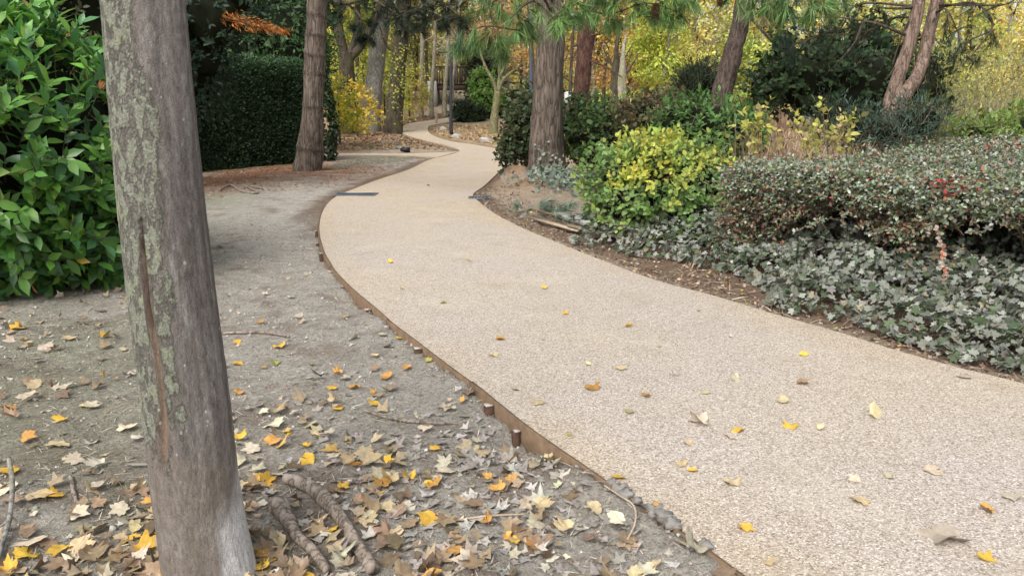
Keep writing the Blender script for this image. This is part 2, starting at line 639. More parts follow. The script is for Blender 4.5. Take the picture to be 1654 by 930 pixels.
def plain(name, c, rough=.7, spec=.3, var=.3, scale=8, bump=.0, metal=0., zs=1.0):
    m, nt, b, out = mat(name)
    n = N(nt)
    ns = n.noise(n.coord((1, 1, zs)), scale, 5, .65)
    nt.links.new(n.mix(1.0, c, n.ramp(ns, [(.25, 1 - var), (.75, 1 + var)]), 'MULTIPLY'), b.inputs['Base Color'])
    b.inputs['Roughness'].default_value = rough
    b.inputs['Specular IOR Level'].default_value = spec
    b.inputs['Metallic'].default_value = metal
    if bump:
        nt.links.new(n.bump(n.noise(n.coord((1, 1, zs)), scale * 4, 4), bump, .01), b.inputs['Normal'])
    return m


M_CORE = plain("shaded_twig_core", (.012, .014, .008), .95, .05, .4, 6)  # opaque twig mass, near-black to paint the shade inside the bushes
M_CORE_Y = plain("woodland_inner_growth", (.20, .19, .10), .95, .05, .7, .9)
M_PLANK = plain("sawn_timber", (.15, .10, .062), .75, .25, .4, 14, .3)
M_STAKE = plain("stake_timber", (.075, .045, .032), .85, .2, .4, 30, .5)
M_STAKETOP = plain("stake_cut_end", (.42, .36, .32), .85, .2, .3, 60, .3)
M_OLDWOOD = plain("weathered_plank", (.36, .29, .21), .8, .2, .35, 16, .4)
M_CONC = plain("concrete", (.36, .35, .33), .9, .2, .2, 10, .3)
M_STONE = plain("stone", (.36, .34, .31), .9, .2, .35, 12, .6)
M_CLOD = plain("dry_soil_clod", (.21, .20, .185), .95, .1, .35, 14, .6)
M_LAMP = plain("dark_lamp_paint", (.022, .026, .034), .5, .4, .15, 6)
M_BLUEPOLE = plain("blue_grey_paint", (.05, .065, .095), .5, .4, .15, 6)
M_BRIDGE = plain("bridge_timber", (.085, .062, .05), .85, .2, .35, 5, .2)
M_WHITE = plain("white_board", (.5, .5, .5), .6, .3, .06, 6)
M_IRON = plain("galvanised_bar", (.13, .15, .18), .5, .5, .25, 30, .1, .4)
M_BLACK = plain("black_plastic", (.012, .012, .013), .5, .4, .2, 10)
M_CONE = plain("pine_cone_scale", (.13, .065, .035), .7, .3, .4, 40)
M_BERRY = leaf_mat("berry", .35, 0, spec=.5, mottle=.1)
M_TINT = leaf_mat("tinted_dry", .9, 0, spec=.1, mottle=.25)


def make_path_mat():
    m, nt, b, out = mat("resin_bound_gravel")
    n = N(nt)
    v = n.coord()
    vo = n("TexVoronoi", {'Vector': v, 'Scale': 145.0, 'Randomness': 1.0})
    sep = n("SeparateColor", {0: vo.outputs['Color']})
    stones = n.ramp(sep.outputs[0], [(0.0, lin(133, 119, 104)), (.10, lin(163, 150, 136)), (.36, lin(187, 176, 162)), (.6, lin(199, 189, 175)), (.85, lin(212, 204, 193)), (1.0, lin(234, 228, 221))])
    edge = n("TexVoronoi", {'Vector': v, 'Scale': 145.0, 'Randomness': 1.0}, feature='DISTANCE_TO_EDGE').outputs[0]
    gap = n.ramp(edge, [(0.0, .55), (.09, 1.0)])
    c = n.mix(1.0, stones, gap, 'MULTIPLY')
    big = n.noise(v, .55, 4, .6)
    tone = n.ramp(big, [(.35, (.98, .97, 1.0)), (.65, (1.0, .96, .89))])
    c = n.mix(1.0, c, tone, 'MULTIPLY')
    # trodden dirt and faint stains
    st = n.noise(v, 2.3, 5, .62)
    c = n.mix(n.ramp(st, [(.54, 0.), (.72, .30)]), c, lin(150, 134, 112))
    c = n.mix(n.ramp(n.noise(v, 1.1, 4, .6), [(.56, 0.), (.75, .22)]), c, lin(222, 214, 204))
    t = n.attr("tint")
    c = n.mix(1.0, c, t.outputs['Color'], 'MULTIPLY')
    nt.links.new(c, b.inputs['Base Color'])
    b.inputs['Roughness'].default_value = .75
    b.inputs['Specular IOR Level'].default_value = .3
    nt.links.new(n.bump(n.math('MINIMUM', edge, .2), .7, .02), b.inputs['Normal'])
    return m


def make_ground_mat():
    m, nt, b, out = mat("dry_soil")
    n = N(nt)
    v = n.coord()
    t = n.attr("tint").outputs['Color']
    a = n.noise(v, 7, 6, .7)
    f = n.noise(v, 45, 5, .75)
    g = n.noise(v, 160, 3, .7)
    c = n.mix(1.0, t, n.ramp(a, [(.28, .75), (.7, 1.2)]), 'MULTIPLY')
    c = n.mix(1.0, c, n.ramp(f, [(.3, .5), (.5, 1.0), (.7, 1.45)]), 'MULTIPLY')
    c = n.mix(1.0, c, n.ramp(g, [(.3, .7), (.7, 1.25)]), 'MULTIPLY')
    nt.links.new(c, b.inputs['Base Color'])
    b.inputs['Roughness'].default_value = .95
    b.inputs['Specular IOR Level'].default_value = .15
    h = n.math('ADD', f, n.math('MULTIPLY', g, .5))
    nt.links.new(n.bump(h, 1.0, .035), b.inputs['Normal'])
    return m


M_PATH, M_GROUND = make_path_mat(), make_ground_mat()

# ------------------------------------------------------------------ the ground sheet


def steps(a, b, s0, grow, smax):
    r, x, s = [], a, s0
    while x < b:
        r.append(x)
        x += s
        s = min(s * grow, smax)
    return r


xs = np.array([-v for v in steps(4.2, 160, .05, 1.09, 12)][::-1] + list(np.arange(-4.2, 4.6, .041)) + steps(4.6, 160, .05, 1.09, 12))
ys = np.array([-v for v in steps(-1.4, 40, .06, 1.15, 8)][::-1] + list(np.arange(1.4, 9.0, .044)) + steps(9.0, 220, .036, 1.013, 8))
ys = np.unique(np.round(ys, 4))
GX, GY = np.meshgrid(xs, ys)
GP = np.c_[GX.ravel(), GY.ravel()]
GZ = ground(GP)
gd, gs = path_sd(GP), side_of(GP)
n_big = fbm(GP * .8, 4, 31)
n_mid = fbm(GP * 2.6, 4, 33)
grey, brown, green, red, tan = np.array(lin(175, 169, 159)), np.array(lin(128, 111, 96)), np.array(lin(146, 147, 126)), np.array(lin(142, 104, 78)), np.array(lin(176, 150, 120))
n_fin = fbm(GP * 7.0, 4, 37)
gc = grey + (brown - grey) * (sstep(.1, .9, .5 * n_mid + .7 * n_fin) * .55)[:, None]
lefty = (gs < 0)
# grassy, trodden left verge far from the edging
gm = (sstep(.7, 2.4, gd) * sstep(-.2, .7, n_big + .3) * .75 * lefty)[:, None]
gc = gc + (green - gc) * gm
# more humus close to the foreground tree and the laurel
hm = (np.exp(-((GP - [-1.5, 2.4]) ** 2).sum(1) / 2.2) * .75 + sstep(-2.2, -4.2, GP[:, 0]) * (1 - sstep(5, 9, GP[:, 1])) * .6)[:, None] * sstep(-.6, .5, n_mid)[:, None]
gc = gc + (brown * .85 - gc) * np.clip(hm, 0, .85)
# needle litter under the clipped hedge and the pines
rm = (sstep(-4.2, -6.2, GP[:, 0]) * sstep(13, 17, GP[:, 1]) + np.exp(-((GP - [-4.6, 19.5]) ** 2).sum(1) / 5.0)) * lefty
gc = gc + (red - gc) * np.clip(rm * (.75 + .4 * n_mid), 0, 1)[:, None]
rgt = (~lefty)
gc = np.where(rgt[:, None], gc + (tan - gc) * .55, gc)
dm = (rgt * (1 - sstep(10, 13, GP[:, 1])) * sstep(.0, .25, gd))[:, None] * .75
gc = gc + (np.array(lin(112, 88, 70)) - gc) * dm
md = np.zeros(len(GP))
for c_, r_, a_ in MOUNDS:
    md = np.maximum(md, np.exp(-((GP - c_) ** 2).sum(1) / (r_ * .8) ** 2))
gc = gc + (np.array(lin(150, 118, 90)) - gc) * (md * .85 * rgt)[:, None]
# dark turned earth along the far path edges
de = (sstep(9, 13, GP[:, 1]) * (1 - sstep(.18, .5, gd + .12 * n_mid)))[:, None]
gc = gc + (np.array(lin(104, 82, 64)) - gc) * de * .75
far = sstep(22, 28, GP[:, 1])[:, None]
gc = gc + (np.array(lin(158, 134, 104)) - gc) * far * .45
nx, ny = len(xs), len(ys)
i = np.arange(ny - 1)[:, None] * nx
j = np.arange(nx - 1)[None]
gmb = MB().add(np.c_[GP, GZ], np.stack([i + j, i + j + 1, i + nx + j + 1, i + nx + j], -1).reshape(-1, 4), gc)
gmb.build("ground", M_GROUND, smooth=True, kind="structure")

# ------------------------------------------------------------------ the path (and the side path that joins it)


def strip(A, B, name, m=10, dz=PTOP, thick=.09):
    n = len(A)
    u = np.linspace(0, 1, m)[None, :, None]
    P = A[:, None] * (1 - u) + B[:, None] * u
    P = P.reshape(-1, 2)
    z = terrain(P[:, 0], P[:, 1]) + dz
    V = np.c_[P, z]
    i = np.arange(n - 1)[:, None] * m
    j = np.arange(m - 1)[None]
    mb = MB()
    q = np.abs(np.tile(np.linspace(-1, 1, m), n))
    k = sstep(.72, 1.0, q + .12 * fbm(P * 1.6, 3, 4))[:, None]
    d = sstep(8, 14, P[:, 1])[:, None]
    tint = np.ones((len(P), 3)) * (1 - .45 * k) + np.array([1.0, .93, .81]) * .45 * k
    tint = tint * (1 - d * np.array([0., .035, .10]))  # warm reflected light of the far stretch put into the path tint
    mb.add(V, np.stack([i + j, i + j + 1, i + m + j + 1, i + m + j], -1).reshape(-1, 4), tint)
    for E in (A, B):
        ze = terrain(E[:, 0], E[:, 1]) + dz
        S = np.vstack([np.c_[E, ze], np.c_[E, ze - thick]])
        ii = np.arange(n - 1)
        mb.add(S, np.stack([ii, ii + 1, ii + n + 1, ii + n], -1), (.9, .82, .7))
    return mb.build(name, M_PATH, kind="structure")


strip(LS, RS, "path", 26)
strip(spline(SIDE_LO, 40), spline(SIDE_HI, 40), "side_path", 4, PTOP - .006)

# ------------------------------------------------------------------ timber edging with stakes
edge_t = thing("timber_edging", "thin timber board edging staked along the left side of the gravel path", "path edging", (float(Lw[8][0]), float(Lw[8][1]), 0))
E = LS[(LS[:, 1] > -.5) & (LS[:, 1] < 12.3)]
E = E[:np.argmax(E[:, 1]) + 1]
el = np.r_[0, np.cumsum(np.linalg.norm(np.diff(E, axis=0), axis=1))]


def edge_at(s):
    p = np.array([np.interp(s, el, E[:, 0]), np.interp(s, el, E[:, 1])])
    q = np.array([np.interp(s + .05, el, E[:, 0]), np.interp(s + .05, el, E[:, 1])])
    t = nrm(q - p)
    return p, t, np.array([-t[1], t[0]]) * 1.0   # left normal when walking away


s0 = 0.0
while s0 < el[-1] - .3:
    s1 = min(s0 + rng.uniform(1.5, 2.3), el[-1])
    mb = MB()
    ss = np.linspace(s0 + .004, s1 - .004, max(5, int((s1 - s0) / .12)))
    rows = []
    hgt = PTOP + .006 + rng.uniform(-.003, .004)
    for s in ss:
        p, t, nl = edge_at(s)
        wob = .003 * math.sin(s * 5 + s0)
        tz = float(terrain(*p))
        for off, z in ((.003, hgt), (.025, hgt + .002), (.025, -.15), (.003, -.15)):
            rows.append([*(p + nl * (off + wob)), tz + z])
    n = len(ss)
    fc = []
    for a in range(n - 1):
        for b in range(4):
            fc.append((a * 4 + b, a * 4 + (b + 1) % 4, a * 4 + 4 + (b + 1) % 4, a * 4 + 4 + b))
    fc += [(0, 3, 2, 1), ((n - 1) * 4, (n - 1) * 4 + 1, (n - 1) * 4 + 2, (n - 1) * 4 + 3)]
    mb.add(rows, fc)
    mb.build("plank", M_PLANK, edge_t)
    s0 = s1
for px, py, w in [(1047, 822, .045), (853, 688, .04), (806, 653, .05), (687, 562, .05), (637, 524, .05), (604, 496, .048), (557, 456, .03), (541, 437, .05), (525, 411, .04), (518, 392, .05), (516, 372, .04), (1130, 880, .03), (745, 606, .03)]:
    p0 = gpt(px, py, PTOP)[:2]
    s = el[np.argmin(((E - p0) ** 2).sum(1))]
    p, t, nl = edge_at(s)
    c = p + nl * (.028 + w / 2)
    a = math.atan2(t[1], t[0]) + rng.normal(0, .12)
    R = np.array(Matrix.Rotation(a, 3, 'Z') @ Matrix.Rotation(rng.normal(0, .05), 3, 'X'))
    w *= rng.uniform(.72, .95)
    top = PTOP + rng.uniform(-.03, .006)
    mb = MB().box((c[0], c[1], top - .14), (w, w, .28), R, jit=.002)
    mb.box((c[0], c[1], top + .003), (w * .97, w * .97, .006), R, mi=1)
    mb.build("stake", [M_STAKE, M_STAKETOP], edge_t)

# ------------------------------------------------------------------ drain grates set in the path
for (x0, x1, py, lab) in [(543, 607, 314.5, "long slotted metal drain grate across the left half of the path"), (758, 792, 319.5, "short slotted metal drain grate at the right edge of the path by the soil mound")]:
    a, b = gpt(x0, py, PTOP), gpt(x1, py, PTOP)
    c = (a + b) / 2
    Lg = np.linalg.norm(b - a)
    z = float(terrain(c[0], c[1])) + PTOP
    wd = .46 if Lg > .6 else .36
    t = thing("drain_grate", lab, "drain", (c[0], c[1], z))
    mb = MB()
    for sx in (-1, 1):
        mb.box((c[0] + sx * Lg / 2, c[1], z + .004), (.03, wd, .02))
    for sy in (-1, 1):
        mb.box((c[0], c[1] + sy * wd / 2, z + .004), (Lg - .034, .03, .02))
    mb.build("frame", M_IRON, t)
    MB().box((c[0], c[1], z + .002), (Lg - .034, wd - .034, .004)).build("slot_shade", M_BLACK, t)  # flat black sheet painting the shade down in the drain slots
    nb = int(Lg / .055)
    for k in range(nb):
        MB().box((c[0] - Lg / 2 + (k + .5) * Lg / nb, c[1], z + .007), (.028, wd - .04, .008)).build("grate_bar", M_IRON, t)



# ------------------------------------------------------------------ foliage generators
def twigs(P, D, L, n, spread=.9, up=.25, out=None, droop=0.0, upn=.7, t0=.15, rand=.3):
    """leaves alternating along short twigs: returns positions, directions, normals, twig index"""
    Tn = len(P)
    L = np.broadcast_to(np.asarray(L, float), (Tn,))
    t = np.linspace(t0, 1, n)[None] + rng.normal(0, .3 / n, (Tn, n))
    D = nrm(D)
    a = nrm(np.cross(D, rdir(Tn)))
    b = np.cross(D, a)
    pos = P[:, None] + D[:, None] * (L[:, None] * t)[..., None]
    pos[..., 2] -= droop * (L[:, None] * t) ** 2
    phi = np.arange(n)[None] * 2.4 + rng.uniform(0, 6.28, (Tn, 1)) + rng.normal(0, .4, (Tn, n))
    rad = a[:, None] * np.cos(phi)[..., None] + b[:, None] * np.sin(phi)[..., None]
    tip = np.clip((t - .75) * 3, 0, 1)[..., None]
    d = nrm(D[:, None] * (.55 + tip * .8) + rad * spread * (1 - .4 * tip) + UP * up + rng.normal(0, rand * .6, (Tn, n, 3)))
    nn = UP * upn - rad * .3 + D[:, None] * .2 + rng.normal(0, rand, (Tn, n, 3))
    if out is not None:
        nn = nn + out[:, None] * .7
    idx = np.repeat(np.arange(Tn), n)
    return pos.reshape(-1, 3), d.reshape(-1, 3), nn.reshape(-1, 3), idx


def twig_stems(mb, P, D, L, droop=0.0, r=.004, col=(1, 1, 1), mi=0):
    """three-sided stems, vectorised"""
    Tn = len(P)
    L = np.broadcast_to(np.asarray(L, float), (Tn,))
    D = nrm(D)
    a = nrm(np.cross(D, rdir(Tn)))
    b = np.cross(D, a)
    rings = []
    for t, k in ((-.3, 1.0), (.5, .7), (1.0, .3)):
        c = P + D * (L * t)[:, None]
        c[:, 2] -= droop * (L * max(t, 0)) ** 2
        for q in range(3):
            rings.append(c + (a * math.cos(q * 2.094) + b * math.sin(q * 2.094)) * r * k)
    V = np.stack(rings, 1).reshape(-1, 3)
    f = []
    for k in range(2):
        for q in range(3):
            f.append([k * 3 + q, k * 3 + (q + 1) % 3, k * 3 + 3 + (q + 1) % 3, k * 3 + 3 + q])
    f = np.array(f)
    return mb.add(V, (f[None] + (np.arange(Tn) * 9)[:, None, None]).reshape(-1, 4), col, mi)


def blob_points(blobs, n, lump=.15, lo=.85, zmin=None, freq=1.3, seed=0):
    """points near the skin of a union of ellipsoids; returns points and outward normals"""
    C = np.array([b[:3] for b in blobs], float)
    R = np.array([b[3:6] for b in blobs], float)
    A = (R[:, 0] * R[:, 1] + R[:, 0] * R[:, 2] + R[:, 1] * R[:, 2])
    k = rng.choice(len(C), int(n * 2.2) + 50, p=A / A.sum())
    d = rdir(len(k))
    s = rng.uniform(lo, 1.0, len(k)) * (1 + lump * fbm(d * freq + k[:, None] * 3.7, 3, seed))
    P = C[k] + d * R[k] * s[:, None]
    O = nrm(d / R[k])
    keep = np.ones(len(P), bool)
    for c, r in zip(C, R):
        q = (((P - c) / r) ** 2).sum(1)
        keep &= (q > (lo * .9) ** 2 * .8)
    if zmin is not None:
        keep &= P[:, 2] > zmin
    P, O = P[keep][:n], O[keep][:n]
    return P, O


def blob_core(mb, blobs, scale=.8, lump=.25, seed=0, seg=20):
    for q, b in enumerate(blobs):
        th, ph = np.meshgrid(np.linspace(0, 2 * np.pi, seg, endpoint=False), np.linspace(.02, np.pi - .02, seg // 2))
        d = np.stack([np.cos(th) * np.sin(ph), np.sin(th) * np.sin(ph), np.cos(ph)], -1).reshape(-1, 3)
        V = np.array(b[:3]) + d * np.array(b[3:6]) * (scale * (1 + lump * fbm(d * 2 + q * 5.1, 3, seed)))[:, None]
        m, n = seg // 2, seg
        i = np.arange(m - 1)[:, None] * n
        j = np.arange(n)[None]
        j2 = (j + 1) % n
        mb.add(V, np.stack([i + j, i + n + j, i + n + j2, i + j2], -1).reshape(-1, 4))
    return mb


def leaf_objects(parent, tpls, pos, fr, size, cols, m, name="leaf", top=None):
    """each leaf a child object; mesh data shared between alike leaves"""
    meshes = [MB().add(t[0], t[1]).mesh(name, m, True) for t in tpls]
    base = np.array(parent.location) if parent is not None else np.zeros(3)
    res = []
    for k in range(len(pos)):
        o = bpy.data.objects.new(name, meshes[k % len(meshes)])
        M = Matrix([list(fr[k][r] * size[k]) + [float(pos[k][r] - base[r])] for r in range(3)] + [[0, 0, 0, 1]])
        o.parent = parent
        o.matrix_basis = M
        o.color = (*[float(c) for c in cols[k]], 1)
        COL.objects.link(o)
        res.append(o)
    return res


def in_view(P, margin=0):
    d = P - np.array([0, 0, EYE])
    depth = d[:, 1] * CP - d[:, 2] * SP
    u = d[:, 1] * SP + d[:, 2] * CP
    with np.errstate(divide='ignore', invalid='ignore'):
        px = W / 2 + F * d[:, 0] / depth
        py = HH / 2 - F * u / depth
    return (depth > .2) & (px > -margin) & (px < W + margin) & (py > -margin) & (py < HH + margin), depth


def showy(pos, out, n):
    """indices of the n leaves nearest the path that face open air"""
    ok, depth = in_view(pos)
    v = nrm(np.array([0, 0, EYE]) - pos)
    sc_ = depth - .9 * (out * v).sum(1) + (~ok) * 1000
    return np.argsort(sc_)[:n]


def pixel_tree(name, label, cat, base, path, radii, bark, group=None, seg=14, n=40, amp=.10, flare=None, freq=5):
    t = thing(name, label, cat, tuple(base), group)
    MB().tube(path, radii, seg, n, amp, freq, .12, seed=int(abs(base[0] * 7 + base[1] * 3)) % 97, lump=.05).build("trunk", bark, t, True)
    return t


def limb(t, pts, r0, r1, bark, name="limb", seg=8, n=14):
    return MB().tube(pts, [r0, r1], seg, n, .08, 6, .15, seed=int(r0 * 1000)).build(name, bark, t, True)


def crown(t, blobs, clumps, per, clump_r, size, pal, tpl=DIA, m=None, name="crown", flat=.6, lo=.45, jit=.22, seed=0, trim=None):
    P, O = blob_points(blobs, clumps, .2, lo, seed=seed)
    k = np.repeat(np.arange(len(P)), per)
    pos = P[k] + rng.normal(0, 1, (len(k), 3)) * clump_r * np.array([1, 1, flat])
    cc = pick(pal, len(P), .34, .07)
    col = np.clip(cc[k] * .72 + pick(pal, len(k), jit, .05) * .28, .003, .9)
    d = nrm(O[k] * .6 + rng.normal(0, .8, pos.shape) - UP * .25)
    nn = UP * .8 + O[k] * .5 + rng.normal(0, .6, pos.shape)
    s = size * np.exp(rng.normal(0, .25, len(k)))
    if trim is not None:
        g = trim(pos)
        pos, d, nn, s, col = pos[g], d[g], nn[g], s[g], col[g]
    mb = MB().scatter(tpl, pos, frames(d, nn), s, col)
    o = mb.build(name, m or M_CROWN, t)
    o["kind"] = "stuff" if False else "thing"
    return P, o


# palettes (linear base colours)
YEL = [(.68, .52, .06, 3), (.60, .52, .10, 2), (.52, .34, .06, 1)]
GOLD = [(.66, .44, .08, 3), (.54, .30, .07, 2), (.62, .52, .14, 1)]
YGRN = [(.38, .46, .08, 3), (.52, .52, .10, 2), (.26, .36, .07, 2)]
OLIVE = [(.28, .31, .12, 2), (.38, .37, .16, 2), (.18, .21, .08, 1)]
RUST = [(.40, .23, .11, 2), (.46, .31, .15, 2), (.30, .18, .10, 1)]
DKGRN = [(.022, .05, .018, 3), (.035, .07, .025, 2), (.016, .033, .015, 2)]
MIDGRN = [(.05, .10, .03, 2), (.08, .14, .04, 2), (.035, .07, .025, 1)]

# ------------------------------------------------------------------ the foreground tree: lichen, scar, limewashed foot
tb = at(338, 930, 2.42)
path3 = [at(354, 1010, 2.42), at(341, 930, 2.42), at(318, 800, 2.42), at(300, 640, 2.42), at(277, 465, 2.42), at(252, 230, 2.42), at(232, 0, 2.42), at(206, -300, 2.42), at(188, -620, 2.42)]
path3[0][2] = gz(path3[0][0], path3[0][1]) - .12
FT = thing("foreground_tree", "large leaning grey tree trunk with lichen and a long scar nearest the viewer", "tree", (path3[0][0], path3[0][1], 0))
n_r, n_s = 400, 120
C = spline(path3, n_r)
rad = np.interp(C[:, 2], [-.15, 0.0, .25, .6, 1.1, 1.7, 2.4, 4.5], [.172, .152, .142, .137, .129, .119, .110, .085])
Tt = nrm(np.gradient(C, axis=0))
Ax = nrm(np.cross(np.broadcast_to([0., 1., 0.], Tt.shape), Tt))      # roughly +X (picture right)
By = np.cross(Tt, Ax)                                                # roughly +Y (away)
th = np.linspace(0, 2 * np.pi, n_s, endpoint=False)
hz = C[:, 2][:, None] * np.ones(n_s)
cs, sn = np.cos(th)[None] * np.ones((n_r, 1)), np.sin(th)[None] * np.ones((n_r, 1))
q3 = np.stack([cs, sn, hz], -1)
ang = (np.degrees(np.arctan2(cs, -sn)) - 22 + 180) % 360 - 180            # 0 faces the camera, negative to its left
R = rad[:, None] * (1 + .016 * fbm(q3 * [1.7, 1.7, 3.0], 4, 3) + .012 * fbm(q3 * [9, 9, 2.5], 3, 33) + .008 * vnoise(q3 * [4, 4, 26], 35))
lich = sstep(6, -22, ang + 22 * fbm(q3 * [2.5, 2.5, 5], 4, 5) - 6 - 10 * sstep(1.0, .4, hz)) * sstep(-150, -120, ang)
lich = np.clip(lich * (.55 + .45 * sstep(-.35, .25, fbm(q3 * [9, 9, 32], 3, 8))), 0, 1) * sstep(.42, .62, hz + .12 * fbm(q3 * 5, 2, 6))
R = R + lich * .002
# the scar: centre line and width by height
zc = np.array([.47, .54, .62, .68, .72, .85, 1.0, 1.1, 1.2, 1.29])
ac = np.array([-36, -33, -31, -29, -28, -26, -28, -29, -29, -29.])
wc = np.array([0., 5.0, 6.2, 4.2, 2.8, 3.8, 3.8, 2.8, 2.2, 0.])
hc = np.interp(hz, zc, ac) + 2.0 * vnoise(np.stack([hz * 7, hz * 0, hz * 0], -1), 2)
hw = np.interp(hz, zc, wc, 0, 0)
dw = np.abs(ang - hc)
inside = np.where(hw > .1, 1 - sstep(.55, 1.0, dw / np.maximum(hw, .1)), 0)
lip = np.where(hw > .1, np.exp(-((dw / np.maximum(hw, 1.2) - 1.45) / .4) ** 2), 0)
deep = sstep(.88, 1.0, hz)
R = R - inside * (.006 + .016 * deep) + lip * .006
slit = np.exp(-((ang - hc - hw * .45) / 1.3) ** 2) * (hw > .1) * sstep(.92, .99, hz)
R = R - slit * .028
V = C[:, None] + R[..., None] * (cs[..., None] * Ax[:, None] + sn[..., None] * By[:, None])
fine = fbm(q3 * [6, 6, 1.6], 4, 15)
bark = np.array(lin(128, 121, 117)) + (np.array(lin(104, 98, 95)) - np.array(lin(128, 121, 117))) * sstep(-.5, .6, fine)[..., None]
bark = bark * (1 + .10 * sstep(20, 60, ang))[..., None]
cv = bark + (np.array(lin(112, 107, 98)) - bark) * (lich * .7)[..., None]
# pale lichen streaks on the right-hand bark
stk = (sstep(.3, .7, fbm(q3 * [7, 7, 16], 4, 52)) * .4 * (1 - lich))[..., None]
cv = cv + (np.array(lin(160, 160, 154)) - cv) * stk
# bare brown wood of the scar and its darker rim
rim = np.clip(np.where(hw > .1, 1 - sstep(.9, 2.3, dw / np.maximum(hw, .1)), 0), 0, 1)[..., None]
cv = cv + (np.array(lin(104, 90, 78)) - cv) * rim * .8
wood = np.array(lin(122, 104, 90)) * (1 + .2 * fbm(q3 * [30, 30, 4], 3, 61))[..., None]
cv = cv + (wood - cv) * inside[..., None]
cv = cv + (np.array(lin(84, 48, 26)) - cv) * (slit * .95)[..., None]
# smoother brown foot and the pale dusty patch on its right
ft = sstep(.62, .45, hz + .1 * fbm(q3 * 3, 2, 71))[..., None] * .5
cv = cv + (np.array(lin(122, 112, 100)) * (1 + .18 * fine[..., None]) - cv) * ft * (1 - inside[..., None])
wash = sstep(0, .16, .30 - hz + .004 * (ang - 30) + .06 * fbm(q3 * [3, 3, 8], 3, 77)) * sstep(8, 34, ang + 10 * fbm(q3 * 4, 2, 79))
cv = cv + (np.array(lin(205, 203, 202)) - cv) * (wash * .85)[..., None]
i = np.arange(n_r - 1)[:, None] * n_s
j = np.arange(n_s)[None]
j2 = (j + 1) % n_s
m, nt, b, out = mat("lichened_bark")
n = N(nt)
v0 = n.coord()
v = n.coord((1, 1, .30))
a1 = n.noise(v, 95, 5, .7)
a2 = n.noise(v0, 210, 4, .7)
c = n.mix(1.0, n.attr("tint").outputs['Color'], n.ramp(a1, [(.3, .62), (.5, 1.0), (.7, 1.32)]), 'MULTIPLY')
c = n.mix(1.0, c, n.ramp(a2, [(.3, .7), (.52, 1.0), (.72, 1.35)]), 'MULTIPLY')
# crust: leafy grey green rosettes where the lichen mask is high
la = n.attr("lichen").outputs['Fac']
cr = n.noise(n.coord((1, 1, .8)), 150, 6, .75)
cr2 = n.noise(v0, 26, 4, .6)
thr = n.math('ADD', n.math('ADD', n.math('MULTIPLY', la, .62), n.math('MULTIPLY', cr2, .30)), n.math('SUBTRACT', cr, 1.0))
cm = n.ramp(thr, [(.0, 0.), (.14, 1.)])
lc = n.ramp(n.noise(v0, 130, 3, .6), [(.3, lin(108, 108, 96)), (.5, lin(136, 138, 123)), (.7, lin(166, 169, 154))])
lc = n.mix(n.ramp(n.noise(v0, 9, 3, .5), [(.56, 0.), (.7, .6)]), lc, lin(160, 166, 132))
c = n.mix(n.math('MULTIPLY', cm, .9), c, lc)
# round pale spots scattered over the smooth bark
vs = n("TexVoronoi", {'Vector': n.coord((1, 1, .7)), 'Scale': 46.0, 'Randomness': 1.0})
rs = n("SeparateColor", {0: vs.outputs['Color']})
spot = n.math('MULTIPLY', n.math('LESS_THAN', vs.outputs['Distance'], n.math('MULTIPLY', rs.outputs[1], .22)), n.math('GREATER_THAN', rs.outputs[0], .72))
ok_ = n.attr("spots").outputs['Fac']
c = n.mix(n.math('MULTIPLY', n.math('MULTIPLY', spot, ok_), .75), c, lin(188, 186, 178))
nt.links.new(c, b.inputs['Base Color'])
b.inputs['Roughness'].default_value = .92
b.inputs['Specular IOR Level'].default_value = .15
hh_ = n.math('ADD', n.math('ADD', n.math('MULTIPLY', a1, .8), n.math('MULTIPLY', a2, .6)), n.math('MULTIPLY', cm, n.math('ADD', cr, .2)))
nt.links.new(n.bump(hh_, 1.0, .008), b.inputs['Normal'])
M_FTREE = m
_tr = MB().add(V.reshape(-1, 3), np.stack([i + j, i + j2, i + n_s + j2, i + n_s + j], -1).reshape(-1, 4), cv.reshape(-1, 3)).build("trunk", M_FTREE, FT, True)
for nm_, val in (("lichen", lich * (1 - inside) * (1 - rim[..., 0] * .7)), ("spots", (1 - inside) * (1 - wash) * sstep(.3, .6, hz))):
    at_ = _tr.data.attributes.new(nm_, 'FLOAT', 'POINT')
    at_.data.foreach_set("value", np.clip(val, 0, 1).astype(np.float32).ravel())
top = C[-1]
for dx, dy in ((-.9, .4), (.7, .5), (.1, -.9)):
    MB().tube([top - [0, 0, .15], top + [dx * .5, dy * .5, .8], top + [dx * 1.3, dy * 1.3, 2.4]], [.07, .02], 10, 18, .05).build("limb", M_BGREY, FT, True)

# ------------------------------------------------------------------ laurel at the left edge
LA = thing("laurel_bush", "big glossy bright green laurel hedge at the left behind the foreground trunk", "laurel hedge", (-4.9, 7.2, 0))
la_b = [(-4.75, 7.25, 1.15, 1.35, 1.35, 1.3), (-5.6, 7.6, 1.3, 1.7, 1.5, 1.55), (-4.5, 7.5, .62, 1.25, 1.35, .68), (-5.9, 6.6, .9, 1.3, 1.2, 1.1), (-7.2, 7.2, 1.2, 1.5, 1.6, 1.5)]
P, O = blob_points(la_b, 3600, .10, .86, .05, 2.2, 3)
D = nrm(O * .9 + UP * .45 + rng.normal(0, .35, O.shape))
Lt = rng.uniform(.22, .42, len(P))
P = P - D * Lt[:, None] * .5
pos, d, nn, ix = twigs(P, D, Lt, 8, 1.0, .05, O, .35, .65, .1, .28)
ok_l = (pos[:, 0] < -3.18 - .1 * (pos[:, 1] - 6.3)) & (pos[:, 0] > -7.4) & ((pos[:, 1] < 8.1) | (rng.random(len(pos)) < .5))
pos, d, nn, ix = pos[ok_l], d[ok_l], nn[ok_l], ix[ok_l]
size = rng.uniform(.105, .21, len(pos))
hz_ = np.clip(pos[:, 2] / 2.4, 0, 1)
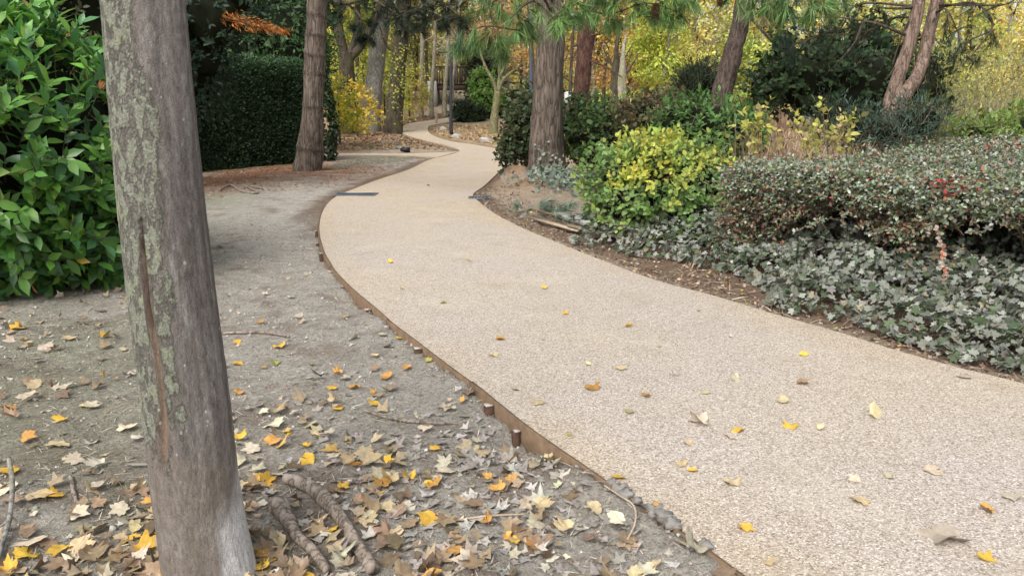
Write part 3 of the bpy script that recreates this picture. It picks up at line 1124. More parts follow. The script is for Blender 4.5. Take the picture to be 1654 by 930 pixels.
col = pick([(.075, .19, .035, 3), (.11, .25, .04, 2), (.05, .135, .045, 2), (.17, .31, .05, .6)], len(pos), .16, .05)
bad_ = rng.random(len(pos)) < .012
col[bad_] = pick([(.30, .14, .05, 2), (.45, .36, .06, 1)], bad_.sum())
top_light = sstep(1.3, 2.3, pos[:, 2])[:, None]
col = col * (1 + .7 * top_light * rng.random((len(pos), 1)))      # skylight on the top leaves put into their colour, with some young growth
fr = frames(d - UP * .12 * (1 - hz_)[:, None], nn)
sel = showy(pos, O[ix], 300)
rest = np.setdiff1d(np.arange(len(pos)), sel)
leaf_objects(LA, [OVAL], pos[sel], fr[sel], size[sel], col[sel], M_GLOSSYO)
MB().scatter(OVAL, pos[rest], fr[rest], size[rest], col[rest]).build("leaf", M_GLOSSY, LA, True, "stuff")
mb = MB()
twig_stems(mb, P, D, Lt, .35, .005)
mb.build("twig", M_TWIG, LA, kind="stuff")
blob_core(MB(), la_b, .74, .12, 2).build("shaded_twig_core", M_CORE, LA, True)
for k in range(7):
    a = rng.uniform(0, 6.28)
    MB().tube([(-4.9 + .2 * math.cos(a), 7.3 + .2 * math.sin(a), -.05), (-4.9 + .7 * math.cos(a), 7.3 + .7 * math.sin(a), .8), (-4.9 + math.cos(a), 7.3 + math.sin(a), 1.8)], [.03, .012], 6, 8).build("stem", M_TWIG, LA, True)

# ------------------------------------------------------------------ clipped dark hedge
HA, HB = np.array([-8.6, 18.4]), np.array([-5.62, 22.9])
HT = 2.85
YW = thing("clipped_hedge", "tall dark green clipped hedge with a flat face left of the pine", "hedge", (-7.2, 20.6, 0))
ax_ = nrm(HB - HA)
nx_ = np.array([ax_[1], -ax_[0]])
if nx_[1] > 0:
    nx_ = -nx_
Lh, Dh = np.linalg.norm(HB - HA), 1.6


def hedge_pts(n, face):
    u, w = rng.uniform(0, 1, n), rng.uniform(0, 1, n)
    if face == 'front':
        p = HA + np.outer(u * Lh, ax_)
        P = np.c_[p, w * HT]
        O = np.tile([*nx_, 0.], (n, 1))
    elif face == 'end':
        p = HB - np.outer(u * Dh, nx_)
        P = np.c_[p, w * HT]
        O = np.tile([*ax_, 0.], (n, 1))
    else:
        p = HA + np.outer(u * Lh, ax_) - np.outer(w * Dh, nx_)
        P = np.c_[p, np.full(n, HT)]
        O = np.tile(UP, (n, 1))
    P = P + O * (.07 * fbm(P * 1.6, 3, 5) + rng.uniform(-.10, .05, n))[:, None]
    P[:, 2] += float(terrain(-7, 20.5)) * .6
    return P, O


YH = [(.02, .042, .018, 3), (.03, .06, .024, 2), (.045, .08, .028, .6)]
parts = [hedge_pts(15000, 'front'), hedge_pts(3500, 'top'), hedge_pts(3500, 'end')]
P = np.vstack([p[0] for p in parts])
O = np.vstack([p[1] for p in parts])
D = nrm(O + UP * .5 + rng.normal(0, .5, O.shape))
pos, d, nn, ix = twigs(P, D, .10, 3, .8, .2, O, 0, .5)
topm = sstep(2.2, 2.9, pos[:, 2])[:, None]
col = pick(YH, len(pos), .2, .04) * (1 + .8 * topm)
MB().scatter(DIA, pos, frames(d, nn), rng.uniform(.05, .085, len(pos)), col).build("foliage", M_YEW, YW, kind="stuff")
cmid = (HA + HB) / 2 - nx_ * Dh / 2
MB().box((cmid[0], cmid[1], HT / 2), (Lh - .2, Dh - .24, HT - .22), np.array(Matrix.Rotation(math.atan2(ax_[1], ax_[0]), 3, 'Z'))).build("shaded_twig_core", M_CORE, YW)


def shrub(name, label, cat, blobs, n_tw, per, L, size, pal, tpl=ROUND, m=None, mo=None, singles=0, core=.7, up=.35, droop=.2, group=None, stems=5, base=None, lo=.8, zmin=.04, lump=.18, spread=.9, seed=0, colf=None, jit=.16, stem_r=.004):
    b0 = blobs[0]
    base = base or (b0[0], b0[1], float(terrain(b0[0], b0[1])))
    t = thing(name, label, cat, base, group)
    P, O = blob_points(blobs, n_tw, lump, lo, zmin + base[2], 2.0, seed)
    D = nrm(O * .8 + UP * up + rng.normal(0, .4, O.shape))
    Lt = L * rng.uniform(.6, 1.3, len(P))
    P = P - D * Lt[:, None] * .55
    pos, d, nn, ix = twigs(P, D, Lt, per, spread, .05, O, droop, .6)
    s = size * np.exp(rng.normal(0, .22, len(pos)))
    cc = pick(pal, len(P), .08, .03)
    col = np.clip(.5 * cc[ix] + .5 * pick(pal, len(pos), jit, .05), .003, .9)
    if colf is not None:
        col = colf(pos, col)
    fr = frames(d, nn)
    rest = np.arange(len(pos))
    if singles:
        sel = showy(pos, O[ix], singles)
        rest = np.setdiff1d(rest, sel)
        leaf_objects(t, [tpl], pos[sel], fr[sel], s[sel], col[sel], mo or M_LEAFO)
    MB().scatter(tpl, pos[rest], fr[rest], s[rest], col[rest]).build("leaf" if singles else "foliage", m or M_LEAF, t, True, "stuff")
    mb = MB()
    twig_stems(mb, P, D, Lt, droop, stem_r)
    mb.build("twig", M_TWIG, t, kind="stuff")
    if core:
        blob_core(MB(), blobs, core, .2, seed).build("shaded_twig_core", M_CORE, t, True)
    for k in range(stems):
        b = blobs[k % len(blobs)]
        a = rng.uniform(0, 6.28)
        MB().tube([(base[0] + .12 * math.cos(a), base[1] + .12 * math.sin(a), base[2] - .05), ((base[0] + b[0]) / 2 + .2 * math.cos(a), (base[1] + b[1]) / 2 + .2 * math.sin(a), base[2] + (b[2] - base[2]) * .6),
                   (b[0] + b[3] * .7 * math.cos(a), b[1] + b[4] * .7 * math.sin(a), b[2] + b[5] * .5)], [.02, .007], 6, 9).build("stem", M_TWIG, t, True)
    return t


def bl(px, py, Y, rx, rz, ry=None):
    """ellipsoid whose middle stands at the given spot, radii in metres"""
    p = at(px, py, Y)
    return (p[0], p[1], p[2], rx, ry or rx, rz)


# ------------------------------------------------------------------ yellow-green shrub beside the path, green shrub behind it
def yg_col(pos, col):
    k = sstep(-.25, .35, fbm(pos * 1.9, 2, 14) + .55 * (pos[:, 2] - .75))[:, None]
    g = pick([(.18, .31, .085, 2), (.26, .37, .13, 1), (.13, .24, .07, 1)], len(pos), .14)
    return g + (col - g) * k


shrub("yellow_shrub", "yellow and lime green leafy shrub beside the path at the end of the berry hedge", "shrub",
      [bl(1060, 312, 9.6, .76, .66), bl(1008, 300, 9.5, .46, .5), bl(1115, 300, 9.4, .5, .52), bl(1050, 275, 9.8, .55, .42), bl(1020, 330, 9.3, .45, .4), bl(1110, 350, 9.2, .45, .35)],
      1150, 8, .32, .064, [(.50, .54, .09, 3), (.62, .54, .10, 2), (.36, .46, .09, 2)], lump=.34, singles=300, colf=yg_col, core=.62, seed=2, base=(1.75, 9.7, 0.0), stems=8)
shrub("green_shrub", "bushy mid green shrub with drooping leaves behind the yellow shrub", "shrub",
      [bl(1140, 215, 12.2, .75, .55), bl(1180, 225, 12.4, .6, .5), bl(1100, 205, 12.4, .5, .45)], 520, 8, .32, .085, [(.09, .20, .045, 3), (.14, .26, .07, 2), (.06, .13, .04, 1)], OVAL, core=.7, seed=3, base=(3.0, 12.4, 0.0))
shrub("pale_vine_shrub", "sparse trailing shrub with pale yellow leaves between the green shrub and the dry stalks", "shrub",
      [bl(1215, 215, 11.2, .35, .4), bl(1330, 215, 11.0, .5, .35)], 60, 7, .45, .085, [(.50, .50, .10, 3), (.35, .40, .10, 1), (.55, .42, .2, 1)], ROUND, core=0, seed=4, stems=3, lo=.4)

# ------------------------------------------------------------------ shrubs round the big pine
shrub("dark_twiggy_shrub", "dark twiggy shrub with sparse leaves on thin upright stems left of the big pine", "shrub",
      [bl(842, 215, 18.4, .46, .78), bl(822, 240, 18.0, .25, .5), bl(850, 175, 18.8, .35, .35)], 330, 7, .38, .10, [(.045, .075, .03, 3), (.09, .13, .05, 1), (.10, .07, .035, 1)], ROUND, core=.55, seed=5, stems=10, base=(.2, 18.4, .05), lo=.6)
shrub("dark_green_shrub", "dark green broad leaved shrub with shaded interior right of the big pine trunk", "shrub",
      [bl(975, 222, 17.4, .85, .78), bl(1015, 215, 16.6, .8, .7), bl(940, 205, 18.4, .6, .7)], 620, 7, .36, .10, [(.06, .12, .03, 3), (.035, .07, .025, 2), (.16, .21, .05, 1)], ROUND, core=.7, seed=6, base=(2.2, 17.2, .03))
shrub("brown_twiggy_shrub", "brownish bramble with dull green leaves between the dark shrub and the green shrub", "shrub",
      [bl(1050, 190, 15.0, .7, .45), bl(1070, 175, 16.0, .6, .4)], 330, 7, .36, .09, [(.10, .10, .045, 3), (.16, .10, .05, 2), (.07, .10, .035, 1)], ROUND, core=.5, seed=7, base=(3.0, 15.2, .03), lo=.5)

# ------------------------------------------------------------------ ivy ground cover along the path
def right_edge(s):      # s in [0,1] along the right edge, near to far
    f = s * (NS - 1)
    i0 = np.clip(f.astype(int), 0, NS - 2)
    u = (f - i0)[:, None]
    p = RS[i0] * (1 - u) + RS[i0 + 1] * u
    t = nrm(RS[i0 + 1] - RS[i0])
    return p, np.c_[t[:, 1], -t[:, 0]]


IV = thing("ivy_carpet", "dusty grey green ivy carpet spilling towards the path under the berry hedge", "ivy", (3.2, 6.0, 0))
sY = RS[:, 1]
s_near, s_far = np.argmin(abs(sY - .8)) / (NS - 1), np.argmin(abs(sY[:150] - 9.2)) / (NS - 1)
nI = 15000
s = rng.uniform(s_near, s_far, nI)
ep, en = right_edge(s)
w = rng.uniform(0, 1, nI) ** .9 * 2.0
lo_ = .17 + .12 * fbm(np.c_[ep, ep[:, :1] * 0] * 2.2, 3, 9) + .55 * sstep(6.0, 6.8, ep[:, 1]) * sstep(8.8, 7.6, ep[:, 1])
w = w + np.clip(lo_, .07, 1)
p2 = ep + en * w[:, None]
rise = (.22 * sstep(0, .35, w - lo_) + .24 * sstep(.45, 1.15, w - lo_)) * (1 + .3 * fbm(np.c_[p2, p2[:, :1] * 0] * 1.8, 3, 4))
zb = ground(p2, False)
inner = rng.random(nI) ** 1.6
pos = np.c_[p2, zb + .03 + rise * (1 - .55 * inner) + .02]
O = np.c_[-en * (.55 + .3 * rng.random((nI, 1))), np.full(nI, .75)]
nn = O + rng.normal(0, .55, O.shape)
d = np.c_[-en, np.full(nI, -.25)] + rng.normal(0, .6, O.shape)
size = rng.uniform(.032, .075, nI) * np.exp(rng.normal(0, .12, nI))
col = pick([(.225, .235, .20, 3), (.16, .172, .14, 2.4), (.305, .31, .275, 1.6), (.065, .09, .05, 1.6), (.26, .23, .17, .5), (.10, .135, .075, 1.4)], nI, .16, .03)
fr = frames(d, nn)
sel = showy(pos, nrm(O), 300)
rest = np.setdiff1d(np.arange(nI), sel)
leaf_objects(IV, [IVY], pos[sel], fr[sel], size[sel], col[sel], M_DUSTYO)
MB().scatter(IVY, pos[rest], fr[rest], size[rest], col[rest]).build("leaf", M_DUSTY, IV, False, "stuff")
k = rng.choice(nI, 900)
mb = MB()
vd = np.c_[-en[k] * .5, rng.normal(-.3, .3, len(k))] + rng.normal(0, .6, (len(k), 3))
twig_stems(mb, pos[k] - [0, 0, .03], vd, rng.uniform(.12, .35, len(k)), .4, .0028)
mb.build("vine", M_TWIG, IV, kind="stuff")

IV2 = thing("ivy_patch", "small dusty ivy patch round the foot of the big pine", "ivy", (1.25, 15.9, .05))
n2 = 1100
c2 = np.array([1.35, 15.6]) + rng.normal(0, 1, (n2, 2)) * [.55, .55]
keep = path_sd(c2) > .25
c2 = c2[keep]
zz = ground(c2, False)
cl = rng.random(len(c2)) < .25
pt = np.c_[c2, zz + rng.uniform(.02, .22, len(c2))]
MB().scatter(IVY, pt, frames(rdir(len(pt)) + [0, -.3, -.3], UP * .8 + np.array([0, -.5, 0]) + rng.normal(0, .4, pt.shape)), rng.uniform(.06, .1, len(pt)),
             pick([(.20, .24, .20, 2), (.12, .16, .11, 2), (.27, .30, .27, 1)], len(pt))).build("foliage", M_DUSTY, IV2, kind="stuff")

# ------------------------------------------------------------------ cotoneaster hedge
CO = thing("berry_hedge", "low spreading grey green hedge with red berries and bare arching branches at the right", "hedge", (4.4, 7.8, 0))
fA, fB = np.array([2.30, 7.95]), np.array([4.9, 3.6])
fd = nrm(fB - fA)
fn = np.array([-fd[1], fd[0]])
if fn[0] < 0:
    fn = -fn                                  # points away from the path
fL = np.linalg.norm(fB - fA)


def co_top(u, w):
    p = fA + np.outer(u, fd) + np.outer(w, fn)
    e = sstep(0, .45, u) * .5 + .5
    z = 1.03 + .045 * np.clip(w, 0, 4) + .06 * fbm(np.c_[p, p[:, :1] * 0] * 1.5, 3, 8) - .04 * (1 - sstep(-.1, .25, u)) - .16 * (1 - sstep(-.15, .10, w))
    return p, z


nT = 9000
u = rng.uniform(-.1, fL, nT)
w = np.abs(rng.uniform(-.12, 1, nT)) ** 1.15 * 4.2 - .12
p, z = co_top(u, w)
P = np.c_[p, z - np.abs(rng.normal(0, .07, nT))]
D = nrm(np.c_[rng.normal(0, .8, (nT, 2)) - fn * .5, rng.uniform(-.05, .7, nT)])
O = np.tile(UP, (nT, 1))
# drooping front curtain and the left end
nF = 5200
uf = rng.uniform(-.15, fL, nF)
hf = rng.uniform(0, 1, nF) ** 1.6
holes = fbm(np.c_[uf * 1.6, hf * 2.0, uf * 0], 3, 23)
dep = .58 + .24 * vnoise(np.c_[uf * 1.5, uf * 0], 31) + .30 * (1 - sstep(.4, .9, uf))
hf = hf * dep
kp = holes > -.66 + .95 * hf - .35 * (uf < .5) + .9 * np.exp(-((uf - 1.05) / .28) ** 2) * (hf > .16)
uf, hf = uf[kp], hf[kp]
p, z = co_top(uf, np.full(len(uf), .05))
Pf = np.c_[p - fn * (.06 + .10 * np.sin(np.clip(hf * 4, 0, 3.14)))[:, None] + fn * (rng.uniform(-.05, .35, len(uf)) + hf * .25)[:, None], z + .05 - hf]
Df = nrm(np.c_[-fn * .7 + rng.normal(0, .6, (len(uf), 2)), rng.normal(-.15, .4, len(uf))])
nE = 2000
we = rng.uniform(-.1, 2.2, nE)
he = rng.uniform(0, .85, nE)
p, z = co_top(np.full(nE, .0), we)
Pe = np.c_[p + fd * rng.uniform(-.15, .3, (nE, 1)), z - he]
De = nrm(np.c_[-fd * .7 + rng.normal(0, .6, (nE, 2)), rng.normal(0, .4, nE)])
P = np.vstack([P, Pf, Pe])
O = np.vstack([O, np.tile([*(-fn), .3], (len(Pf), 1)), np.tile([*(-fd), .3], (nE, 1))])
D = np.vstack([D, Df, De])
Lt = rng.uniform(.07, .17, len(P))
pos, d, nn, ix = twigs(P, D, Lt, 6, .9, .05, O * .6, .3, .7, .1, .35)
ok, _ = in_view(pos, 220)
pos, d, nn, ix = pos[ok], d[ok], nn[ok], ix[ok]
col = pick([(.215, .265, .185, 3), (.31, .35, .285, 2), (.11, .15, .075, 1.8), (.34, .35, .31, .7), (.24, .155, .10, 1.3), (.17, .22, .08, 1)], len(pos), .18, .04)
rp = np.array([at(1540, 292, 6.0), at(1620, 245, 8.5), at(1240, 305, 7.5), at(1410, 350, 6.4)])
dd = np.min(np.linalg.norm(pos[:, None] - rp[None], axis=2) / np.array([.15, .18, .07, .08]), 1)
lowb = (pos[:, 2] < .78) & (rng.random(len(pos)) < .45)
col[lowb] = pick([(.22, .14, .095, 3), (.28, .20, .14, 2), (.17, .19, .085, 2), (.34, .15, .09, .6)], lowb.sum(), .18)
isr = (dd < 1) & (rng.random(len(pos)) < .38) | (rng.random(len(pos)) < .010)
col[isr] = pick([(.30, .05, .055, 2), (.24, .06, .05, 1), (.40, .15, .08, 1)], isr.sum(), .15)
MB().scatter(SLIM if False else ROUND, pos, frames(d, nn), rng.uniform(.024, .042, len(pos)), col).build("foliage", M_DUSTY, CO, False, "stuff")
mb = MB()
kt = rng.random(len(P)) < .5
twig_stems(mb, P[kt], D[kt], Lt[kt] * 1.4, .3, .0022)
mb.build("twig", M_TWIG, CO, kind="stuff")
bk = rng.choice(len(pos), 800)
t6 = (np.array([[0, 0, 1], [1, 0, 0], [0, 1, 0], [-1, 0, 0], [0, -1, 0], [0, 0, -1]], float) * .5, [(0, 1, 2), (0, 2, 3), (0, 3, 4), (0, 4, 1), (5, 2, 1), (5, 3, 2), (5, 4, 3), (5, 1, 4)])
MB().scatter(t6, pos[bk] + rng.normal(0, .012, (800, 3)) + [0, 0, .012], frames(rdir(800), rdir(800)), rng.uniform(.014, .021, 800), pick([(.62, .05, .02, 3), (.55, .13, .03, 1)], 800, .1)).build("berry", M_BERRY, CO, True, "stuff")
for k in range(80):
    u0, w0 = rng.uniform(.15, fL - .3), rng.uniform(.35, 1.3)
    b0 = fA + fd * u0 + fn * w0
    u1, w1 = u0 + rng.normal(0, .55), w0 - rng.uniform(.2, 1.1)
    (p1,), (z1,) = co_top(np.array([u1]), np.array([max(w1, -.05)]))
    mid = (b0 + p1) / 2 + rng.normal(0, .12, 2)
    MB().tube([(*b0, .0), (*(b0 * .7 + mid * .3), .25), (*mid, .55 + rng.normal(0, .08)), (*p1, z1 - .06)], [rng.uniform(.012, .024), .005], 6, 12, .06, 9, .4, k).build("branch", M_TWIG, CO, True)
mb = MB()
nc = 16
uu, ww = np.meshgrid(np.linspace(.2, fL, nc), np.linspace(.35, 4.0, nc))
p, z = co_top(uu.ravel(), ww.ravel())
V = np.vstack([np.c_[p, z - .16], np.c_[p, z - .30 - .0 * z]])
i = np.arange(nc - 1)[:, None] * nc
j = np.arange(nc - 1)[None]
q = np.stack([i + j, i + j + 1, i + nc + j + 1, i + nc + j], -1).reshape(-1, 4)
mb.add(V, np.vstack([q, q[:, ::-1] + nc * nc]))
mb.build("shaded_twig_core", M_CORE, CO, True)  # near-black sheets painting the shade beneath the hedge top
# shaded leaves and stems under the hedge, further in
nU = 2600
u, w = rng.uniform(.1, fL, nU), rng.uniform(.9, 2.6, nU)
p = fA + np.outer(u, fd) + np.outer(w, fn)
pos = np.c_[p, rng.uniform(.05, .8, nU)]
MB().scatter(IVY, pos, frames(rdir(nU), UP * .6 - np.array([*fn, 0]) + rng.normal(0, .5, (nU, 3))), rng.uniform(.06, .1, nU), pick([(.05, .08, .045, 2), (.09, .12, .08, 1), (.14, .13, .09, 1)], nU)).build("undergrowth", M_DUSTY, CO, False, "stuff")
for k in range(46):
    front = k % 2 == 0
    u1 = rng.uniform(.1, fL)
    w1 = -.05 if front else rng.uniform(0, 3)
    (p1,), (z1,) = co_top(np.array([u1]), np.array([w1]))
    if front:
        dv = np.array([*(-fn * .6 + rng.normal(0, .3, 2)), rng.uniform(-.9, .3)])
        z1 = z1 - rng.uniform(.05, .4)
    else:
        dv = np.array([*rng.normal(0, .35, 2), 1.0])
    Ls = rng.uniform(.12, .30)
    pts = np.array([[*p1, z1 - .03], [*p1, z1 - .03] + nrm(dv) * Ls * .5, [*p1, z1 - .03] + nrm(dv) * Ls - [0, 0, .03]])
    s1_ = MB().tube(pts, [.004, .0015], 5, 8).build("stray_shoot", M_TWIG, CO, True)
    sp1 = np.repeat(spline(pts, 12), 2, 0)
    MB().scatter(ROUND, sp1, frames(nrm(dv) * .5 + rng.normal(0, .6, sp1.shape), UP * .6 + rng.normal(0, .4, sp1.shape)), rng.uniform(.026, .045, len(sp1)), pick([(.25, .29, .2, 3), (.34, .36, .3, 1), (.26, .17, .11, 1)], len(sp1))).build("foliage", M_DUSTY, s1_, False, "stuff")
# a hanging reddish shoot in front
sh = [at(1515, 370, 5.5), at(1522, 400, 5.42), at(1526, 430, 5.4), at(1527, 452, 5.42)]
so_ = MB().tube(sh, [.004, .002], 5, 10).build("shoot", M_TWIG, CO, True)
sp = spline(sh, 26)
pp = np.repeat(sp, 2, 0)
MB().scatter(ROUND, pp, frames(rng.normal(0, .7, pp.shape) + [0, -.2, -.5], UP * .4 + np.array([-.5, -.8, 0]) + rng.normal(0, .3, pp.shape)), rng.uniform(.022, .042, len(pp)),
             pick([(.33, .22, .17, 2), (.27, .25, .19, 2), (.33, .14, .10, 1)], len(pp))).build("foliage", M_DUSTY, so_, False, "stuff")

# ------------------------------------------------------------------ trees along the path
def T(px, py, Y):
    return at(px, py, Y)


def base_of(px, py):
    p = gpt(px, py)
    p[2] = gz(p[0], p[1]) - .03
    return p


def trunk_pts(b, pix):      # pix: (px, py) list above the base, all at the base's distance
    return [b - np.array([0, 0, .2]), b] + [T(px, py, b[1] + (q[0] if q else 0)) for px, py, *q in pix]


def tuft_mesh(mb, P, D, n, L, sag=.35, spread=.55, pal=None, th=1.0):
    """pine tufts: n long needles fan from each point along direction D and sag at the tip"""
    k = np.repeat(np.arange(len(P)), n)
    d = nrm(D[k] + rng.normal(0, spread, (len(k), 3)) - UP * sag * rng.uniform(.3, 1.2, (len(k), 1)))
    s = L * rng.uniform(.65, 1.1, len(k))
    cc = pick(pal, len(P), .12, .04)
    col = np.clip(cc[k] * np.exp(rng.normal(0, .18, (len(k), 1))), .003, .9)
    tv = NEEDLE[0] * [th, 1, 1]
    return mb.scatter((tv, NEEDLE[1]), P[k] - D[k] * rng.uniform(0, .3, (len(k), 1)) * L, frames(d, UP + rng.normal(0, .3, (len(k), 3))), s, col)


PINE = [(.17, .29, .09, 3), (.24, .37, .14, 2), (.09, .17, .07, 1.2), (.26, .24, .10, .25)]
PINE_D = [(.022, .04, .024, 3), (.035, .055, .03, 1), (.06, .075, .035, .6)]

# big pine right of the path
b = base_of(881, 299)
bp = thing("pine_tree", "big straight pine right of the path with ivy at its foot and long drooping needles", "pine tree", tuple(b))
MB().tube(trunk_pts(b, [(882, 285), (883, 240), (886, 130), (889, 60), (892, -60), (896, -300), (898, -640)]), [.44, .40, .335, .31, .29, .28, .26, .2, .1], 28, 120, .10, 4.5, .10, 3, lump=.05).build("trunk", M_BPINE, bp, True)
iv = rng.normal(0, 1, (150, 3)) * [.17, .1, .28]
pv = b + np.array([.04, -.37, .05]) + np.abs(iv) * [1, 0, 1] * np.sign(iv[:, [0, 0, 2]]) * [1, 0, 0] + np.c_[iv[:, 0] * 0, -rng.random(150) * .08, np.abs(iv[:, 2])]
MB().scatter(IVY, pv, frames(rdir(150) + [0, 0, -.5], np.array([0, -1, .2]) + rng.normal(0, .35, (150, 3))), rng.uniform(.05, .09, 150), pick([(.24, .27, .22, 2), (.16, .2, .13, 1), (.34, .33, .28, 1)], 150)).build("ivy", M_DUSTY, bp, kind="stuff")


def needle_branch(t, spots, root, pal, L=.26, n=34, per=7, m=None, spread_px=1.0, name="branch", sag=.45, r=.028, dens=1.0):
    """a limb from the trunk out to the given spots (px, py, Y); twigs with drooping tufts at each spot"""
    mb = MB()
    tips, dirs = [], []
    for q, (px, py, Y, rx, ry) in enumerate(spots):
        c = T(px, py, Y)
        k = max(1, int(per * dens))
        pts = c + np.c_[rng.uniform(-1, 1, k) * rx, rng.uniform(-.5, .5, k) * rx, rng.uniform(-1, 1, k) * ry]
        for p in pts:
            tips.append(p)
            dirs.append(nrm(p - c + np.array([0, 0, -.05]) + rng.normal(0, .12, 3)))
            mb.tube([c + [0, 0, .1], (c + p) / 2 + [0, 0, .07], p], [.007, .004], 4, 5)
    br = []
    for root_p, idx in root:
        pts = [np.asarray(root_p)] + [T(*spots[i][:3]) + np.array([0, 0, .1]) for i in idx]
        br.append(MB().tube(pts, [r, .006], 7, 10 + 5 * len(pts), .08, 8, .3, len(idx)).build(name, M_BDARK, t, True))
    mb.build("twig", M_BDARK, br[0], kind="stuff")
    nb = MB()
    tuft_mesh(nb, np.array(tips), np.array(dirs), n, L, sag, .5, pal, 1.5)
    nb.build("needle_tuft", m or M_NEEDLE, br[0], False, "stuff")
    return br


ct = T(889, 40, b[1])
sp_ = [(785, 55, 11.0, .22, .06), (800, 72, 11.2, .18, .06), (760, 62, 11.1, .14, .05), (835, 35, 11.5, .25, .10), (845, 58, 11.6, .2, .08), (862, 12, 12.0, .35, .12), (898, 38, 10.6, .08, .06), (914, 26, 10.8, .08, .05),
       (928, 14, 11.0, .2, .08), (950, 30, 11.4, .14, .06), (972, 12, 11.8, .2, .08), (990, 34, 11.6, .14, .06), (1012, 8, 11.4, .25, .08), (1040, 18, 11.3, .2, .08), (1070, 16, 11.5, .2, .08), (1092, 30, 11.7, .16, .06), (1020, -20, 11.6, .4, .12),
       (820, 0, 12.0, .4, .1), (795, 18, 12.2, .3, .08), (742, 76, 11.3, .06, .03), (812, 88, 11.4, .08, .04), (960, -8, 11.6, .35, .1), (1085, -4, 11.6, .3, .1), (1115, 8, 11.9, .15, .06)]
needle_branch(bp, sp_, [(ct + [0, 0, .3], [5, 3, 4, 0, 2]), (ct + [0, 0, .7], [17, 18, 1]), (ct + [0, 0, .5], [8, 9, 11, 13, 15]), (ct + [0, 0, .9], [21, 16, 14, 22]), (ct, [6, 7])], PINE, .29, 52, 6, sag=.7)
# cone hanging in it
def pine_cone(px, py, Y, L, label):
    c = T(px, py, Y)
    t = thing("pine_cone", label, "pine cone", tuple(c))
    ns = 70
    k = np.arange(ns)
    tt = (k + .5) / ns
    a = k * 2.39996
    r = L * .26 * np.sin(np.pi * np.clip(tt * .85 + .12, 0, 1)) ** .8
    o = np.c_[np.cos(a), np.sin(a), 0 * a]
    pos = c + np.c_[o[:, :2] * r[:, None] * .45, (tt - .5) * L]
    d = nrm(o + np.array([0, 0, -.35]))
    SC = (np.array([[-.25, 0, 0], [.25, 0, 0], [.42, .7, .05], [0, 1, .12], [-.42, .7, .05], [0, .6, -.15]]), [(0, 1, 2, 3), (0, 3, 4), (0, 5, 1), (1, 5, 2), (2, 5, 3), (3, 5, 4), (4, 5, 0)])
    MB().scatter(SC, pos, frames(d, UP), L * .26, pick([(.13, .06, .035, 1)], ns)).build("scale", M_CONE, t, kind="stuff")
    MB().tube([c + [0, 0, -L * .45], c + [0, 0, L * .5], c + [.01, 0, L * .75]], [L * .09, L * .03], 8, 8).build("stalk", M_TWIG, t)


pine_cone(1059, 17, 11.1, .20, "brown pine cone hanging among the long needles at the top")
pine_cone(1163, 1, 10.5, .14, "small pine cone half cut off by the top edge")

# second reddish pine behind
b = base_of(941, 225)
b = np.array([*T(941, 190, 22.0)[:2], 0.05])
t = thing("reddish_pine", "slender dark reddish pine trunk just right of the big pine", "pine tree", tuple(b))
MB().tube(trunk_pts(b, [(938, 165), (943, 100), (950, 30), (957, -60), (965, -300)]), [.25, .24, .22, .21, .20, .17, .1], 16, 60, .16, 5, .5, 5, lump=.08).build("trunk", M_BRED, t, True)
for z0, dx, dz in ((60, 70, -20), (95, 60, 30), (30, -60, -10)):
    limb(t, [T(945, z0, 22), T(945 + dx * .5, z0 + dz * .4, 21.5), T(945 + dx, z0 + dz, 21)], .035, .012, M_BRED)
crown(t, [bl(970, -140, 22, 2.5, 1.4)], 80, 40, .25, .22, PINE, NEEDLE, M_NEEDLE)

# left pine in front of the hedge
b = base_of(496, 281)
t = thing("left_pine", "tall ringed pine trunk standing in front of the clipped hedge", "pine tree", tuple(b))
MB().tube(trunk_pts(b, [(499, 262), (503, 210), (506, 150), (509, 90), (512, 20), (515, -60), (522, -400), (527, -700)]), [.38, .33, .262, .26, .25, .245, .24, .22, .18, .1], 26, 320, .09, 5, .3, 7, lump=.035, bands=[float(at(505, q_, b[1])[2]) for q_ in (-10, 26, 58, 90, 119, 172, 240)]).build("trunk", M_BPINE, t, True)
sp_ = [(600, 8, 15.0, .5, .2), (640, 30, 14.5, .45, .15), (680, 25, 14.0, .5, .2), (715, 38, 13.6, .45, .12), (735, 40, 13.5, .2, .1), (665, 48, 14.0, .35, .08), (700, 10, 14.0, .5, .2), (585, 42, 15.0, .2, .08), (590, 65, 15.2, .2, .06), (640, 5, 14.5, .6, .2), (560, 15, 15.5, .3, .15), (720, 20, 13.6, .4, .15)]
ct = T(514, -20, b[1])
needle_branch(t, sp_, [(ct, [10, 0, 1, 2, 3, 4]), (ct + [0, 0, .4], [9, 6, 11]), (ct - [0, 0, .1], [7, 8]), (ct, [0, 5])], PINE_D, .22, 60, 13, sag=.15, r=.05)
crown(t, [bl(560, -300, 19, 2.5, 2.0)], 60, 50, .25, .2, PINE_D, NEEDLE, M_NEEDLE)

